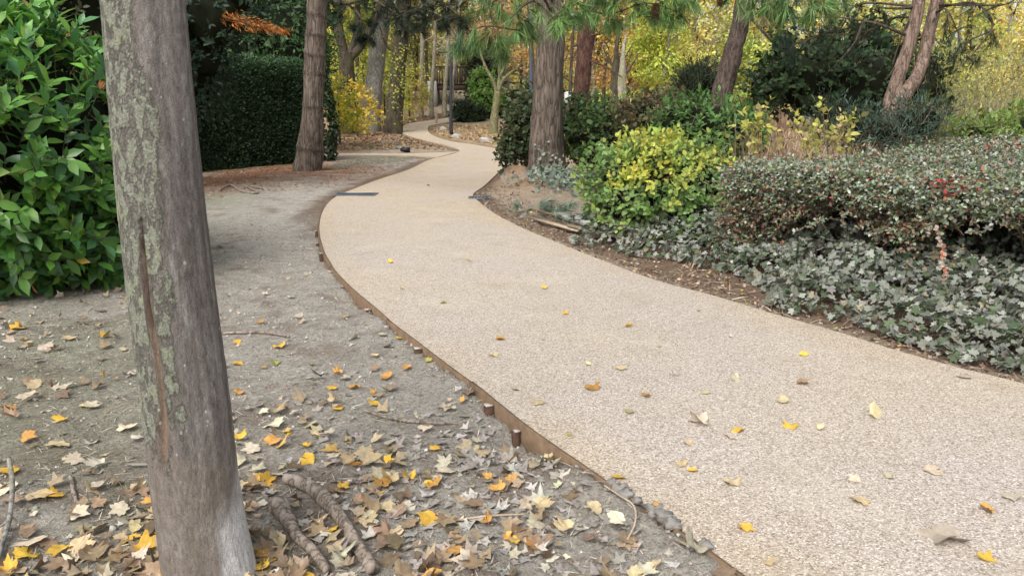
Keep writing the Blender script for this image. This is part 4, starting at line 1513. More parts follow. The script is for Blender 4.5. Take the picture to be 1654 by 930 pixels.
# forked tree with ivy on its stem
b = base_of(563, 217)
t = thing("forked_tree", "tree forking into four limbs beside the right end of the clipped hedge", "tree", tuple(b))
MB().tube(trunk_pts(b, [(562, 195), (561, 150), (560, 110), (558, 85)]), [.50, .46, .36, .32, .33, .34], 18, 60, .09, 4, .15, 8, lump=.08).build("trunk", M_BDARK, t, True)
for pts, r0 in (([(558, 92), (548, 45), (545, 0), (535, -80)], .2), ([(557, 92), (540, 45), (525, 0), (505, -60)], .15), ([(561, 95), (575, 55), (578, 0), (580, -80)], .15), ([(562, 98), (585, 72), (602, 40), (615, 5), (635, -60)], .19)):
    limb(t, [T(x, y, b[1]) for x, y in pts], r0, r0 * .55, M_BDARK, n=30, seg=10)
ni = 900
a_ = rng.uniform(0, 6.28, ni)
zz = rng.uniform(.1, 2.3, ni)
pv = np.c_[b[0] + np.cos(a_) * .40, b[1] + np.sin(a_) * .40, b[2] + zz]
pv = pv[(np.cos(a_ - 3.4) > rng.uniform(-.6, 1, ni))]
MB().scatter(ROUND, pv, frames(rdir(len(pv)) - UP * .6, pv - np.array([*b[:2], 0]) * [1, 1, 0] - [0, 0, 1] * pv + rng.normal(0, .2, pv.shape)), rng.uniform(.08, .13, len(pv)), pick(DKGRN, len(pv), .2)).build("ivy", M_LEAF, t, kind="stuff")
crown(t, [bl(545, -70, b[1], 3.0, 1.6), bl(600, -120, b[1], 3.0, 1.8)], 110, 50, .35, .16, YGRN)

# grey leaning trunk, stringy dark trunk
b = base_of(598, 213)
t = thing("grey_leaning_tree", "pale grey trunk leaning right behind the forked tree", "tree", tuple(b))
MB().tube(trunk_pts(b, [(600, 180), (606, 120), (614, 60), (622, 10), (632, -60), (655, -250)]), [.50, .46, .40, .36, .34, .31, .3, .2], 18, 70, .07, 5, .4, 9, lump=.05).build("trunk", M_BGREY, t, True)
crown(t, [bl(650, -110, b[1], 3.5, 1.8), bl(590, -130, b[1] + 3, 3.5, 1.8)], 120, 50, .4, .17, YEL)
b = base_of(636, 216)
t = thing("stringy_tree", "dark fissured stringy trunk by the bend of the path, right of the grey leaning trunk", "tree", tuple(b))
MB().tube(trunk_pts(b, [(637, 190), (641, 140), (645, 90), (650, 30), (654, -30), (660, -240)]), [.50, .42, .34, .32, .31, .29, .27, .2], 22, 80, .22, 4.5, .05, 10, lump=.04).build("trunk", M_BDARK, t, True)
limb(t, [T(645, 90, b[1]), T(625, 75, b[1]), T(612, 40, b[1] - .5)], .06, .02, M_BDARK)
crown(t, [bl(645, -60, b[1], 2.4, 1.3)], 70, 50, .3, .16, OLIVE)
c = T(645, 125, b[1] - .6)
pv = c + rng.normal(0, 1, (260, 3)) * [.25, .15, .9]
MB().scatter(ROUND, pv, frames(rdir(260) - UP * .5, UP + rdir(260)), rng.uniform(.09, .15, 260), pick([(.28, .34, .08, 2), (.45, .42, .07, 1)], 260)).build("ivy", M_LEAF, t, kind="stuff")

# slim pale trunks behind the path bend
for (px, py, tx, r, lab) in [(680, 170, 682, .17, "slim pale bare trunk left of the wooden footbridge"), (697, 160, 704, .15, "slim pale trunk crossing in front of the footbridge abutment"), (718, 168, 726, .16, "slim pale trunk in front of the footbridge railing"), (731, 140, 741, .10, "thin pale leaning stem right of the lamp arm")]:
    Y = 45.0
    b = T(px, py, Y)
    b[2] = min(b[2], gz(b[0], b[1])) - .05
    t = thing("slim_tree", lab, "tree", tuple(b), "slim trunks by the footbridge")
    MB().tube([b, T(px, py - 5, Y), T((px + tx) / 2 + 1, 90, Y), T(tx, 20, Y), T(tx + 4, -80, Y)], [r * .95, r * .75, r * .68, r * .6, r * .4], 10, 30, .06, 4, .3, px).build("trunk", M_BPALE, t, True)
    for k in range(4):
        y0 = rng.uniform(0, 90)
        dx = rng.choice([-1, 1]) * rng.uniform(15, 45)
        limb(t, [T(tx - (y0 - 20) * .05, y0, Y), T(tx + dx * .5, y0 - 14, Y), T(tx + dx, y0 - 40, Y + rng.normal(0, 1))], .05, .015, M_BPALE)
    crown(t, [bl(tx, -80, Y + 2, 3.0, 1.6)], 24, 40, .45, .2, [YEL, OLIVE, YGRN, OLIVE][px % 4])

# small mossy tree on the far bed
b = base_of(797, 217)
t = thing("mossy_tree", "small pale mossy tree with forked limbs and orange leaves on the far leafy bed", "tree", tuple(b))
MB().tube(trunk_pts(b, [(799, 185), (802, 165), (804, 148)]), [.24, .2, .165, .155, .15], 12, 40, .08, 4, .3, 4, lump=.08).build("trunk", M_BMOSS, t, True)
for pts in ([(803, 155), (797, 132), (786, 112), (776, 85), (772, 50)], [(804, 150), (807, 120), (806, 80), (800, 40)], [(804, 152), (812, 130), (826, 117), (842, 104), (856, 80)], [(807, 125), (815, 105), (818, 70)]):
    limb(t, [T(x, y, b[1]) for x, y in pts], .085, .03, M_BMOSS)
crown(t, [bl(835, 100, b[1], .9, .35), bl(830, 75, b[1], 1.5, .8), bl(790, 40, b[1] + 1, 1.7, 1.0), bl(850, 30, b[1] + 1, 1.8, 1.0)], 110, 34, .3, .13, RUST + [(.45, .28, .05, 1.5)])

# leaning dark trunk, twin pink trunks on the right
Y = 19.0
b = np.array([*T(1158, 200, Y)[:2], .0])
t = thing("leaning_pine", "dark pine trunk leaning right above the round dark conifer", "pine tree", tuple(b))
MB().tube([b, T(1165, 160, Y), T(1178, 110, Y), T(1192, 55, Y), T(1203, 0, Y), T(1216, -60, Y), T(1250, -250, Y)], [.27, .25, .22, .21, .20, .19, .12], 16, 90, .15, 6, .5, 12, lump=.10).build("trunk", M_BLEAN, t, True)
sp_ = [(1230, 8, 12.5, .3, .12), (1260, 15, 12.3, .3, .12), (1300, 5, 12.2, .35, .15), (1320, 15, 12.2, .25, .1), (1210, -5, 12.6, .35, .15), (1345, -5, 12.4, .3, .12), (1280, -8, 12.4, .4, .15)]
needle_branch(t, sp_, [(T(1206, -30, Y), [4, 0, 1]), (T(1206, -50, Y), [6, 2, 3]), (T(1206, -50, Y), [6, 5])], PINE, .32, 55, 9, sag=.7)
for pts in ([(1205, 25), (1240, 20), (1290, 30), (1330, 28)], [(1206, 20), (1240, 60), (1275, 95)]):
    limb(t, [T(x, y, Y - .5) for x, y in pts], .045, .012, M_BDARK)

Y = 13.5
b = np.array([*T(1430, 250, Y)[:2], .0])
t = thing("twin_pine", "pair of pinkish pine trunks growing from one base behind the berry hedge, leaning right", "pine tree", tuple(b))
MB().tube([b, T(1432, 225, Y), T(1437, 165, Y), T(1452, 120, Y), T(1470, 70, Y), T(1483, 10, Y), T(1494, -60, Y), T(1530, -250, Y)], [.10, .10, .10, .105, .10, .098, .095, .06], 16, 110, .12, 7, .5, 13, lump=.08).build("trunk", M_BTWIN, t, True)
MB().tube([b, T(1440, 200, Y - .1), T(1452, 165, Y - .12), T(1478, 130, Y - .1), T(1492, 90, Y), T(1503, 45, Y), T(1514, 0, Y), T(1525, -60, Y), T(1560, -250, Y)], [.09, .11, .12, .11, .105, .10, .10, .10, .06], 16, 120, .12, 7, .5, 14, lump=.08).build("trunk", M_BTWIN, t, True)
MB().tube([T(1428, 245, Y - .6), T(1438, 205, Y - .5), T(1451, 175, Y - .45)], [.06, .035], 9, 16, .12, 8, .4, 2).build("stub", M_STICK, t, True)
sp_ = [(1560, 80, 11.5, .12, .06), (1570, 100, 11.4, .12, .05), (1620, 20, 11.5, .4, .12), (1600, 60, 11.4, .1, .1), (1650, 5, 11.5, .4, .12), (1580, 20, 12.0, .3, .1), (1550, 95, 11.4, .12, .05), (1530, 30, 12.5, .35, .25), (1545, 60, 12.6, .25, .2)]
needle_branch(t, sp_, [(T(1515, 8, Y), [5, 2, 4]), (T(1515, 12, Y), [5, 3, 0, 6]), (T(1590, 20, 12.0), [3, 1]), (T(1512, 20, Y), [7, 8])], PINE_D + [(.10, .13, .05, 2)], .16, 32, 7, sag=.1, r=.022)
for pts in ([(1482, 12), (1440, 14), (1415, 12)], [(1470, 60), (1420, 40), (1370, 30), (1330, 28)], [(1480, 20), (1460, 50), (1440, 110)], [(1395, 35), (1380, 70), (1350, 105)], [(1470, 50), (1455, 95), (1430, 130)]):
    limb(t, [T(x, y, Y) for x, y in pts], .03, .008, M_BDARK)
sp2 = [(1440, 40, 14.5, .4, .25), (1400, 60, 14.6, .4, .3), (1450, 90, 14.2, .3, .3), (1350, 60, 15, .5, .3), (1310, 70, 15, .4, .3), (1380, 20, 14.5, .5, .2), (1500, 110, 14.2, .2, .3), (1250, 50, 15.5, .35, .25), (1270, 85, 15.5, .3, .2)]
needle_branch(t, sp2, [(T(1478, 30, Y), [0, 1, 4, 8]), (T(1480, 10, Y), [5, 3, 7]), (T(1495, 60, Y), [2, 6])], PINE_D, .21, 42, 13, sag=.1, r=.022)

# ------------------------------------------------------------------ right hand undergrowth behind the hedge
shrub("dark_leafy_thicket", "dark leafy thicket under the pine branches behind the berry hedge", "thicket",
      [bl(1300, 130, 16.5, 1.0, .8), bl(1380, 140, 16.5, 1.0, .9), bl(1240, 140, 17.0, .5, .55), bl(1420, 115, 17.5, .7, 1.0), bl(1330, 85, 17.5, .6, .55), bl(1490, 140, 16.8, .6, .8), bl(1265, 75, 17.8, .35, .5), bl(1395, 70, 17.6, .5, .6)],
      900, 7, .4, .105, [(.03, .065, .02, 3), (.05, .10, .03, 2), (.018, .04, .016, 2)], ROUND, core=.66, lump=.38, seed=11, base=(6.9, 16.6, 0.0), lo=.7)
shrub("round_dark_conifer", "round dark spiky conifer between the green shrub and the leaning pine", "conifer",
      [bl(1125, 135, 20.5, .62, .62)], 420, 10, .45, .10, [(.018, .035, .016, 3), (.03, .055, .022, 1)], SLIM, M_YEW, core=.7, up=.7, seed=12, base=(4.9, 20.5, 0.0), lo=.6, spread=.7, stems=2)
shrub("blue_green_weeds", "dark bluish green leafy weeds round the foot of the twin pine trunks", "weeds",
      [bl(1390, 205, 12.8, .55, .35), bl(1480, 200, 12.6, .6, .45), bl(1430, 215, 12.4, .5, .25), bl(1350, 190, 13.2, .4, .35)], 420, 8, .4, .10, [(.06, .11, .075, 3), (.04, .075, .05, 2), (.10, .15, .10, 1)], SLIM, core=.5, up=.8, seed=13, base=(5.9, 12.8, 0.0), lo=.5)
shrub("lime_weeds", "bright green low weeds behind the right end of the berry hedge", "weeds",
      [bl(1580, 215, 13.0, .7, .22), bl(1640, 205, 13.5, .5, .3)], 200, 7, .35, .10, [(.14, .24, .05, 3), (.24, .32, .07, 2)], OVAL, core=.4, up=.7, seed=14, base=(8.0, 13.1, 0.0), lo=.5)


def stalk_clump(name, label, cat, px, py0, Y, rx, h, n, pal, base_z=0.0, lean=.25, r=.006, group=None, ry=.4, leaf=None):
    c = T(px, py0, Y)
    t = thing(name, label, cat, (c[0], c[1], base_z))
    P = np.c_[c[0] + rng.uniform(-1, 1, n) * rx, c[1] + rng.uniform(-1, 1, n) * ry, np.full(n, base_z)]
    D = nrm(np.c_[rng.normal(0, lean, (n, 2)), np.ones(n)])
    mb = MB()
    twig_stems(mb, P, D, h * rng.uniform(.6, 1.05, n), .06, r, pick(pal, 1)[0])
    cc = np.repeat(pick(pal, n, .2, .05), 9, 0)
    mb.c[-1] = cc
    mb.build("stalk", M_TINT, t, kind="stuff")
    if leaf:
        k = rng.choice(n, leaf[0])
        pos = P[k] + D[k] * (h * rng.uniform(.3, 1, leaf[0]))[:, None]
        MB().scatter(SLIM, pos, frames(D[k] + rng.normal(0, .5, pos.shape), rdir(len(pos)) + UP * .5), leaf[1] * rng.uniform(.6, 1.2, len(pos)), pick(leaf[2], len(pos))).build("foliage", M_CROWN, t, kind="stuff")
    return t


DRY = [(.36, .25, .17, 3), (.26, .17, .115, 2), (.46, .36, .26, 1)]
stalk_clump("dry_stalks", "clump of dry brown cut stalks behind the left end of the berry hedge", "dry stalks", 1275, 230, 10.8, .62, 1.45, 420, DRY, lean=.22, leaf=(260, .12, [(.33, .22, .15, 2), (.25, .26, .10, 1)]))
stalk_clump("olive_broom", "tall feathery yellow green broom thicket at the right edge", "thicket", 1580, 200, 17.5, 2.6, 3.0, 1300, [(.30, .29, .15, 2), (.24, .20, .13, 1), (.36, .34, .22, 1)], lean=.26, r=.006, ry=1.2, leaf=(9000, .13, [(.36, .37, .13, 3), (.46, .43, .14, 2), (.28, .26, .14, 2), (.20, .22, .09, 1)]))
stalk_clump("pale_grass_clump", "pale dry grass thicket right of the twin pine trunks", "dry grass", 1545, 190, 16.0, 1.0, 1.7, 420, [(.33, .28, .17, 2), (.26, .24, .13, 2)], lean=.3, ry=.7, leaf=(600, .25, [(.34, .33, .13, 1), (.30, .26, .17, 1)]))
stalk_clump("red_stem_thicket", "thicket of reddish bare stems behind the leaning pine", "thicket", 1215, 170, 24.0, 1.3, 2.4, 500, [(.30, .16, .12, 2), (.36, .24, .18, 1)], lean=.16, ry=.8, leaf=(300, .14, RUST))
stalk_clump("pale_reed_clump", "pale green reedy thicket behind the brown bramble", "reeds", 1015, 170, 19.0, 1.1, 1.6, 420, [(.28, .30, .16, 2), (.20, .22, .12, 2)], lean=.2, ry=.8, leaf=(700, .22, [(.22, .28, .12, 1), (.32, .32, .16, 1)]))
stalk_clump("yellow_weed_thicket", "yellow green tall weeds far behind the dark conifer", "weeds", 1060, 165, 27.0, 2.0, 2.2, 420, [(.28, .26, .10, 2)], lean=.16, ry=1., leaf=(900, .22, YGRN))

# ------------------------------------------------------------------ left background: evergreens above the hedge
def lump_tree(name, label, blobs, n, size, pal, base, tpl=OVAL, m=None, core=.8, trunk_r=.18, per=6, bark=None, group=None, L=.35, cat="tree"):
    t = thing(name, label, cat, base, group)
    P, O = blob_points(blobs, n, .28, .8, None, 2.2, int(abs(base[0]) * 3))
    D = nrm(O + UP * .2 + rng.normal(0, .45, O.shape))
    pos, d, nn, ix = twigs(P, D, L, per, .9, -.1, O, .2, .6)
    cc = pick(pal, len(P), .12)
    MB().scatter(tpl, pos, frames(d, nn), size * np.exp(rng.normal(0, .2, len(pos))), np.clip(cc[ix] * .6 + pick(pal, len(pos), .2) * .4, .003, .9)).build("crown", m or M_LEAF, t)
    if core:
        blob_core(MB(), blobs, core, .25, 3).build("shaded_twig_core", M_CORE, t, True)
    b0 = blobs[0]
    MB().tube([(base[0], base[1], base[2] - .1), ((base[0] + b0[0]) / 2, (base[1] + b0[1]) / 2, (base[2] + b0[2]) / 2), (b0[0], b0[1], b0[2])], [trunk_r, trunk_r * .6], 10, 14, .08).build("trunk", bark or M_BDARK, t, True)
    return t


lump_tree("ivy_tree", "bushy green ivy covered tree rising behind the clipped hedge", [bl(455, 55, 26, 1.5, 1.5), bl(420, 20, 26.5, 1.6, 1.3), bl(480, 95, 25.5, 1.0, .9), bl(400, 75, 26, 1.3, 1.0), bl(480, 10, 27, 1.2, 1.2)], 1500, .16, [(.04, .095, .03, 3), (.07, .14, .04, 2), (.03, .065, .025, 1)], (-7.6, 26.2, 0.2))
lump_tree("dark_evergreen", "very dark evergreen branches overhanging the left end of the clipped hedge", [bl(340, 20, 15.5, .55, .7), bl(325, 80, 15.8, .45, .7), bl(360, -10, 15.8, .8, .5), bl(310, 120, 16.2, .5, .8), bl(280, 60, 16, .9, 1.4)], 700, .12, [(.018, .04, .02, 3), (.03, .06, .03, 1)], (-7.6, 16.6, 0.0))
lump_tree("lime_tree_far", "bright lime green foliage glimpsed above the orange dead spray", [bl(395, 5, 31, 1.2, 1.0), bl(370, -20, 31, 1.6, .9)], 300, .18, [(.20, .34, .05, 2), (.13, .25, .04, 1)], (-11.2, 31, 0.8), core=.6)
# a ring of darker shrubs above the laurel
lump_tree("brown_hedge_tree", "dull olive brown tree showing above the laurel at top left", [bl(60, -10, 14, 1.6, 1.0), bl(130, -5, 14.5, 1.2, .9), bl(0, -30, 14, 1.5, 1.2), bl(150, 40, 14, .8, .8)], 500, .12, [(.05, .06, .025, 2), (.09, .09, .035, 1)], (-8.6, 14.2, 0.0))
# the hedge's ivy-clad end
IVE = thing("ivy_column", "column of dark green ivy on the right end of the clipped hedge", "ivy", (HB[0], HB[1], .1))
P, O = blob_points([(HB[0] + .12, HB[1] + .1, 1.3, .42, .42, 1.75)], 1500, .15, .85, .05, 2.0, 4)
MB().scatter(IVY, P, frames(rdir(len(P)) - UP * .7, O + UP * .4 + rng.normal(0, .3, P.shape)), rng.uniform(.08, .12, len(P)), pick(DKGRN, len(P), .2)).build("foliage", M_LEAF, IVE, kind="stuff")
# orange dead conifer spray
c = [T(362, 28, 15.0), T(395, 36, 14.8), T(430, 44, 14.6), T(462, 51, 14.5)]
DS = thing("dead_spray", "rusty orange dead conifer spray hanging above the clipped hedge", "dead branch", tuple(c[0]))
MB().tube(c, [.012, .003], 5, 12).build("stem", M_TWIG, DS)
sp = spline(c, 700)
w = np.interp(np.linspace(0, 1, 700), [0, .3, .7, 1], [.1, .16, .10, .02])
pos = sp + np.c_[rng.normal(0, .05, 700), rng.normal(0, .08, 700), rng.normal(0, .45, 700) * w]
MB().scatter(SLIM, pos, frames(np.array([.8, 0, -.35]) + rng.normal(0, .5, (700, 3)), UP + rng.normal(0, .5, (700, 3))), rng.uniform(.06, .12, 700), pick([(.42, .16, .035, 2), (.30, .10, .03, 1)], 700)).build("needle_spray", M_FALLEN, DS, kind="stuff")

# yellow shrubs between the left trunks
for (px, py, Y, rx, rz, pal, lab) in [(546, 165, 29.5, .34, .85, [(.60, .50, .05, 2), (.34, .40, .08, 2)], "bright yellow shrub at the foot of the forked tree"),
                                      (576, 170, 33.5, .55, .7, YEL, "yellow shrub between the forked tree and the grey leaning trunk"),
                                      (660, 142, 43.5, .75, 1.05, YEL + YGRN, "yellow green shrub right of the stringy trunk"),
                                      (620, 140, 38.0, 1.0, 1.6, YGRN, "yellow green sapling leaves between the grey and stringy trunks"),
                                      (560, 120, 38.0, 1.6, 1.6, YGRN + YEL, "lime yellow sapling foliage far behind the forked tree"),
                                      (585, 80, 41.0, 2.0, 1.8, YGRN, "pale yellow green tree filling the gap behind the forked limbs")]:
    g = T(px, py, Y)
    lump_tree("yellow_sapling", lab, [(g[0], Y, g[2], rx, rx, rz), (g[0] + .3, Y + .4, g[2] - rz * .5, rx * .8, rx * .8, rz * .7)], 170, .115, pal, (g[0], Y, float(terrain(g[0], Y))), ROUND, M_CROWN, 0, .05, 6, cat="shrub", group="yellow saplings by the left trunks")

# shrubs by the lamp
shrub("low_evergreen", "low dark evergreen shrub right of the lamp post on the far bed", "shrub", [bl(750, 183, 42, .75, .65), bl(768, 187, 42.3, .65, .5)], 300, 7, .35, .14, DKGRN, OVAL, core=.8, seed=21, zmin=.0, lo=.7)
shrub("fresh_green_shrub", "fresh light green shrub left of the small mossy tree", "shrub", [bl(785, 158, 44, 1.0, 1.0), bl(778, 132, 44.5, .8, .7)], 300, 7, .4, .15, [(.13, .26, .05, 2), (.20, .32, .07, 1)], ROUND, core=.5, seed=22, lo=.6)
shrub("olive_bank_shrub", "dull olive shrub bank behind the mossy tree", "shrub", [bl(835, 168, 46, 1.5, 1.0), bl(805, 182, 45, 1.2, .7), bl(875, 150, 46, 1.4, 1.4)], 420, 7, .5, .16, OLIVE + MIDGRN, ROUND, core=.7, seed=23, lo=.6)
shrub("dull_evergreen_bank", "dark dull evergreen bank beside the footbridge", "shrub", [bl(784, 110, 49.5, 1.4, 1.9), bl(774, 145, 49, .9, 1.2)], 420, 7, .5, .18, [(.05, .075, .035, 2), (.09, .10, .05, 1)], ROUND, core=.7, seed=24, lo=.6)
stalk_clump("bare_bank_scrub", "leafless brown scrub and brown leaves on the bank left of the bridge", "scrub", 678, 180, 51.5, 2.2, 1.0, 260, [(.22, .14, .10, 2), (.3, .2, .14, 1)], base_z=float(terrain(-6, 51.5)) - .1, ry=1.2, leaf=(900, .18, RUST))

# ------------------------------------------------------------------ lamp posts, sign, bridge, post stump
b = gpt(729, 219)
t = thing("street_lamp", "slim dark lamp post with one short arm at the far bend of the path", "street lamp", tuple(b))
Y = b[1]
tp = T(729, 72, Y)
MB().tube([b, b + [0, 0, .9], tp], [.085, .07, .065], 12, 12).build("pole", M_LAMP, t, True)
MB().tube([b - [0, 0, .02], b + [0, 0, .05]], [.14, .13], 16, 3).build("base_plate", M_LAMP, t)
a0 = T(729, 84, Y)
a1 = T(716, 84, Y)
MB().box((a0 + a1) / 2, (np.linalg.norm(a1 - a0), .05, .05)).build("arm", M_LAMP, t)
h = MB().box(a1 + [-.02, 0, -.02], (.42, .18, .07), jit=.002).build("lamp_head", M_LAMP, t)
MB().box(a1 + [-.02, 0, -.062], (.3, .12, .012)).build("lens", M_WHITE, h)

p = T(858, 163, 33)
b = np.array([p[0], 33.0, float(terrain(p[0], 33))])
t = thing("blue_grey_post", "plain blue grey post standing left of the big pine", "lamp post", tuple(b))
MB().tube([b, T(858, 82, 33), T(858, -120, 33)], [.085, .075, .06], 12, 10).build("pole", M_BLUEPOLE, t, True)
MB().tube([b - [0, 0, .02], b + [0, 0, .06]], [.16, .15], 16, 3).build("base_plate", M_BLUEPOLE, t)
hd = T(858, -120, 33)
MB().box(hd + [-.3, 0, 0], (.7, .2, .08)).build("lamp_head", M_BLUEPOLE, t)

c = T(917, 158, 26)
t = thing("notice_board", "small white notice on a post beside the big pine trunk", "sign", (c[0], 26, 0))
MB().box(c + [0, -.03, 0], (.22, .02, .38)).build("panel", M_WHITE, t)
MB().box((c[0], 26, (c[2] - .1) / 2), (.06, .05, c[2] + .2)).build("post", M_STAKE, t)

Y = 50.0
zd = T(0, 134, Y)[2]
xl, xr = T(693, 0, Y)[0], T(790, 0, Y)[0]
t = thing("footbridge", "dark wooden footbridge with railing glimpsed between the pale trunks", "footbridge", (xl, Y, float(terrain(xl, Y))))
Lb = xr - xl
MB().box(((xl + xr) / 2, Y, zd - .25), (Lb, .2, .32)).build("beam", M_BRIDGE, t)
MB().box(((xl + xr) / 2, Y + 1.6, zd - .25), (Lb, .2, .32)).build("beam", M_BRIDGE, t)
nb = 30
for k in range(nb):
    MB().box((xl + (k + .5) * Lb / nb, Y + .8, zd - .06), (Lb / nb - .012, 2.0, .05)).build("deck_board", M_BRIDGE, t)
for yy in (Y - .12, Y + 1.72):
    rl = MB().box(((xl + xr) / 2, yy, zd + .98), (Lb, .12, .07)).build("handrail", M_BRIDGE, t)
    mb = MB()
    for k in range(int(Lb / .16)):
        mb.box((xl + .08 + k * .16, yy, zd + .46), (.085, .03, .96))
    mb.build("baluster", M_BRIDGE, rl, kind="stuff")
    for k in range(5):
        MB().box((xl + .05 + k * (Lb - .1) / 4, yy + (.1 if yy < Y else -.1), zd + .42), (.1, .1, 1.2)).build("post", M_BRIDGE, t)
g0 = float(terrain(xl, Y)) - .2
MB().box((xl + .1, Y + .8, (zd - .1 + g0) / 2 + .1), (.55, 2.4, zd - .1 - g0 + .2)).build("abutment", M_CONC, t)
MB().box((xr + .3, Y + .8, (zd - .42 + g0) / 2), (.9, 2.4, zd - .42 - g0)).build("abutment", M_CONC, t)

b = gpt(705, 201)
t = MB().tube([b - [0, 0, .1], b + [0, 0, .62]], [.07, .065], 10, 8, .1).tube([b + [0, 0, .62], b + [0, 0, .66]], [.06, .03], 10, 3).build("bollard", M_OLDWOOD, None, True, loc=b)
tag(t, "short wooden post on the inner edge of the far path bend", "bollard")
b = gpt(655, 248)
t = MB().box(b + [0, 0, .12], (.30, .26, .12), jit=.01).box(b + [-.08, .05, .19], (.1, .1, .06)).box(b + [.1, 0, .185], (.08, .1, .05)).build("black_box", M_BLACK, None, loc=b)
tag(t, "small black box on the soil beside the side path", "box")


def rock(px, py, s, label, m=M_STONE, flat=.55, name="rock", cat="stone", group=None, dz=0.0):
    b = gpt(px, py)
    b[2] = gz(b[0], b[1]) + s * flat * .25 + dz
    th, ph = np.meshgrid(np.linspace(0, 2 * np.pi, 12, endpoint=False), np.linspace(.05, np.pi - .05, 8))
    d = np.stack([np.cos(th) * np.sin(ph), np.sin(th) * np.sin(ph), np.cos(ph)], -1).reshape(-1, 3)
    r = 1 + (.35 if s > .1 else .6) * fbm(d * (1.4 if s > .1 else 2.2) + px, 3, int(px) % 50)
    V = b + np.sign(d) * np.abs(d) ** .75 * r[:, None] * s * np.array([1, .75, flat])
    i = np.arange(7)[:, None] * 12
    j = np.arange(12)[None]
    j2 = (j + 1) % 12
    o = MB().add(V, np.stack([i + j, i + 12 + j, i + 12 + j2, i + j2], -1).reshape(-1, 4)).build(name, m, None, loc=b)
    return tag(o, label, cat, group)


rock(786, 231, .26, "pale grey stone on the rim of the far leafy bed", group="stones rimming the far bed")
rock(716, 211, .20, "grey stone on the inside of the path bend left of the lamp post", group="stones rimming the far bed")
rock(736, 223, .20, "flat grey stone at the foot of the lamp post", group="stones rimming the far bed")
rock(699, 189, .26, "grey stone beside the far end of the path", group="stones rimming the far bed")
rock(88 + 560, 243, .16, "low dark stone at the edge of the leafy tongue", M_CLOD, group="stones rimming the far bed")
# broken clods and rubble by the timber edging
for k, (px, py, s) in enumerate([(1012, 812, .035), (1022, 822, .03), (1062, 838, .03), (1070, 850, .04), (1084, 858, .035), (1096, 870, .03), (1040, 832, .022), (965, 758, .025), (975, 765, .03), (1000, 800, .022), (835, 676, .02), (1150, 905, .03)]):
    rock(px - 12, py + 2, s * .95, "grey crumbled mortar lump lying against the timber edging", M_CLOD, .7, "mortar_lump", "mortar lump", "mortar lumps along the timber edging", dz=.014)

# ------------------------------------------------------------------ planks, slab and cut pine branches at the right edge
def board(p, q, w, h, m, name, label, cat, lift=.02):
    a, b_ = gpt(*p), gpt(*q)
    for e in (a, b_):
        e[2] = gz(e[0], e[1]) + lift + h / 2
    c = (a + b_) / 2
    d = b_ - a
    Lb_ = np.linalg.norm(d)
    yv = nrm(np.cross(UP, d))
    R = np.stack([nrm(d), yv, np.cross(nrm(d), yv)], -1)
    o = MB().box(c, (Lb_, w, h), R, jit=.003).build(name, m, None, loc=c)
    return tag(o, label, cat)


board((921, 379), (1040, 411), .10, .03, M_OLDWOOD, "loose_plank", "long pale weathered plank lying along the soil edge below the yellow shrub", "plank", .08)
board((858, 362), (935, 384), .09, .025, M_OLDWOOD, "loose_plank", "short plank under the cut pine branches", "plank", .05)
board((870, 356), (905, 366), .05, .02, M_PLANK, "loose_plank", "small reddish offcut beside the cut pine branches", "plank", .10)
board((905, 356), (955, 372), .22, .07, M_CONC, "concrete_slab", "pale grey slab lying behind the cut pine branches", "slab", .02)
board((795, 348), (850, 349), .75, .05, M_CONC, "concrete_slab", "half buried grey concrete strip by the soil mound", "slab", -.035)
for (px, py, sp_n, lab) in [(862, 352, 8, "small cut pine sprig with grey green needles next to the path"), (897, 352, 16, "cut pine branch with grey green needles lying across the planks"), (925, 370, 12, "cut pine branch with faded needles lying on the long plank")]:
    b = gpt(px, py)
    b[2] = gz(b[0], b[1]) + .05
    t = thing("cut_pine_branch", lab, "branch", tuple(b), "cut pine branches by the path")
    MB().tube([b + [-.25, .1, .0], b + [.0, .0, .05], b + [.3, -.05, .03]], [.012, .006], 6, 8).build("stem", M_TWIG, t)
    P = b + np.c_[rng.uniform(-.28, .3, sp_n), rng.normal(0, .12, sp_n), rng.uniform(.04, .2, sp_n)]
    nb_ = MB()
    tuft_mesh(nb_, P, nrm(np.c_[rng.normal(0, 1, (sp_n, 2)), rng.uniform(0, .5, sp_n)]), 45, .22, .5, .4, [(.17, .24, .18, 2), (.23, .29, .22, 1), (.12, .18, .12, 1)], 1.4)
    nb_.build("needle_tuft", M_DUSTY, t, kind="stuff")

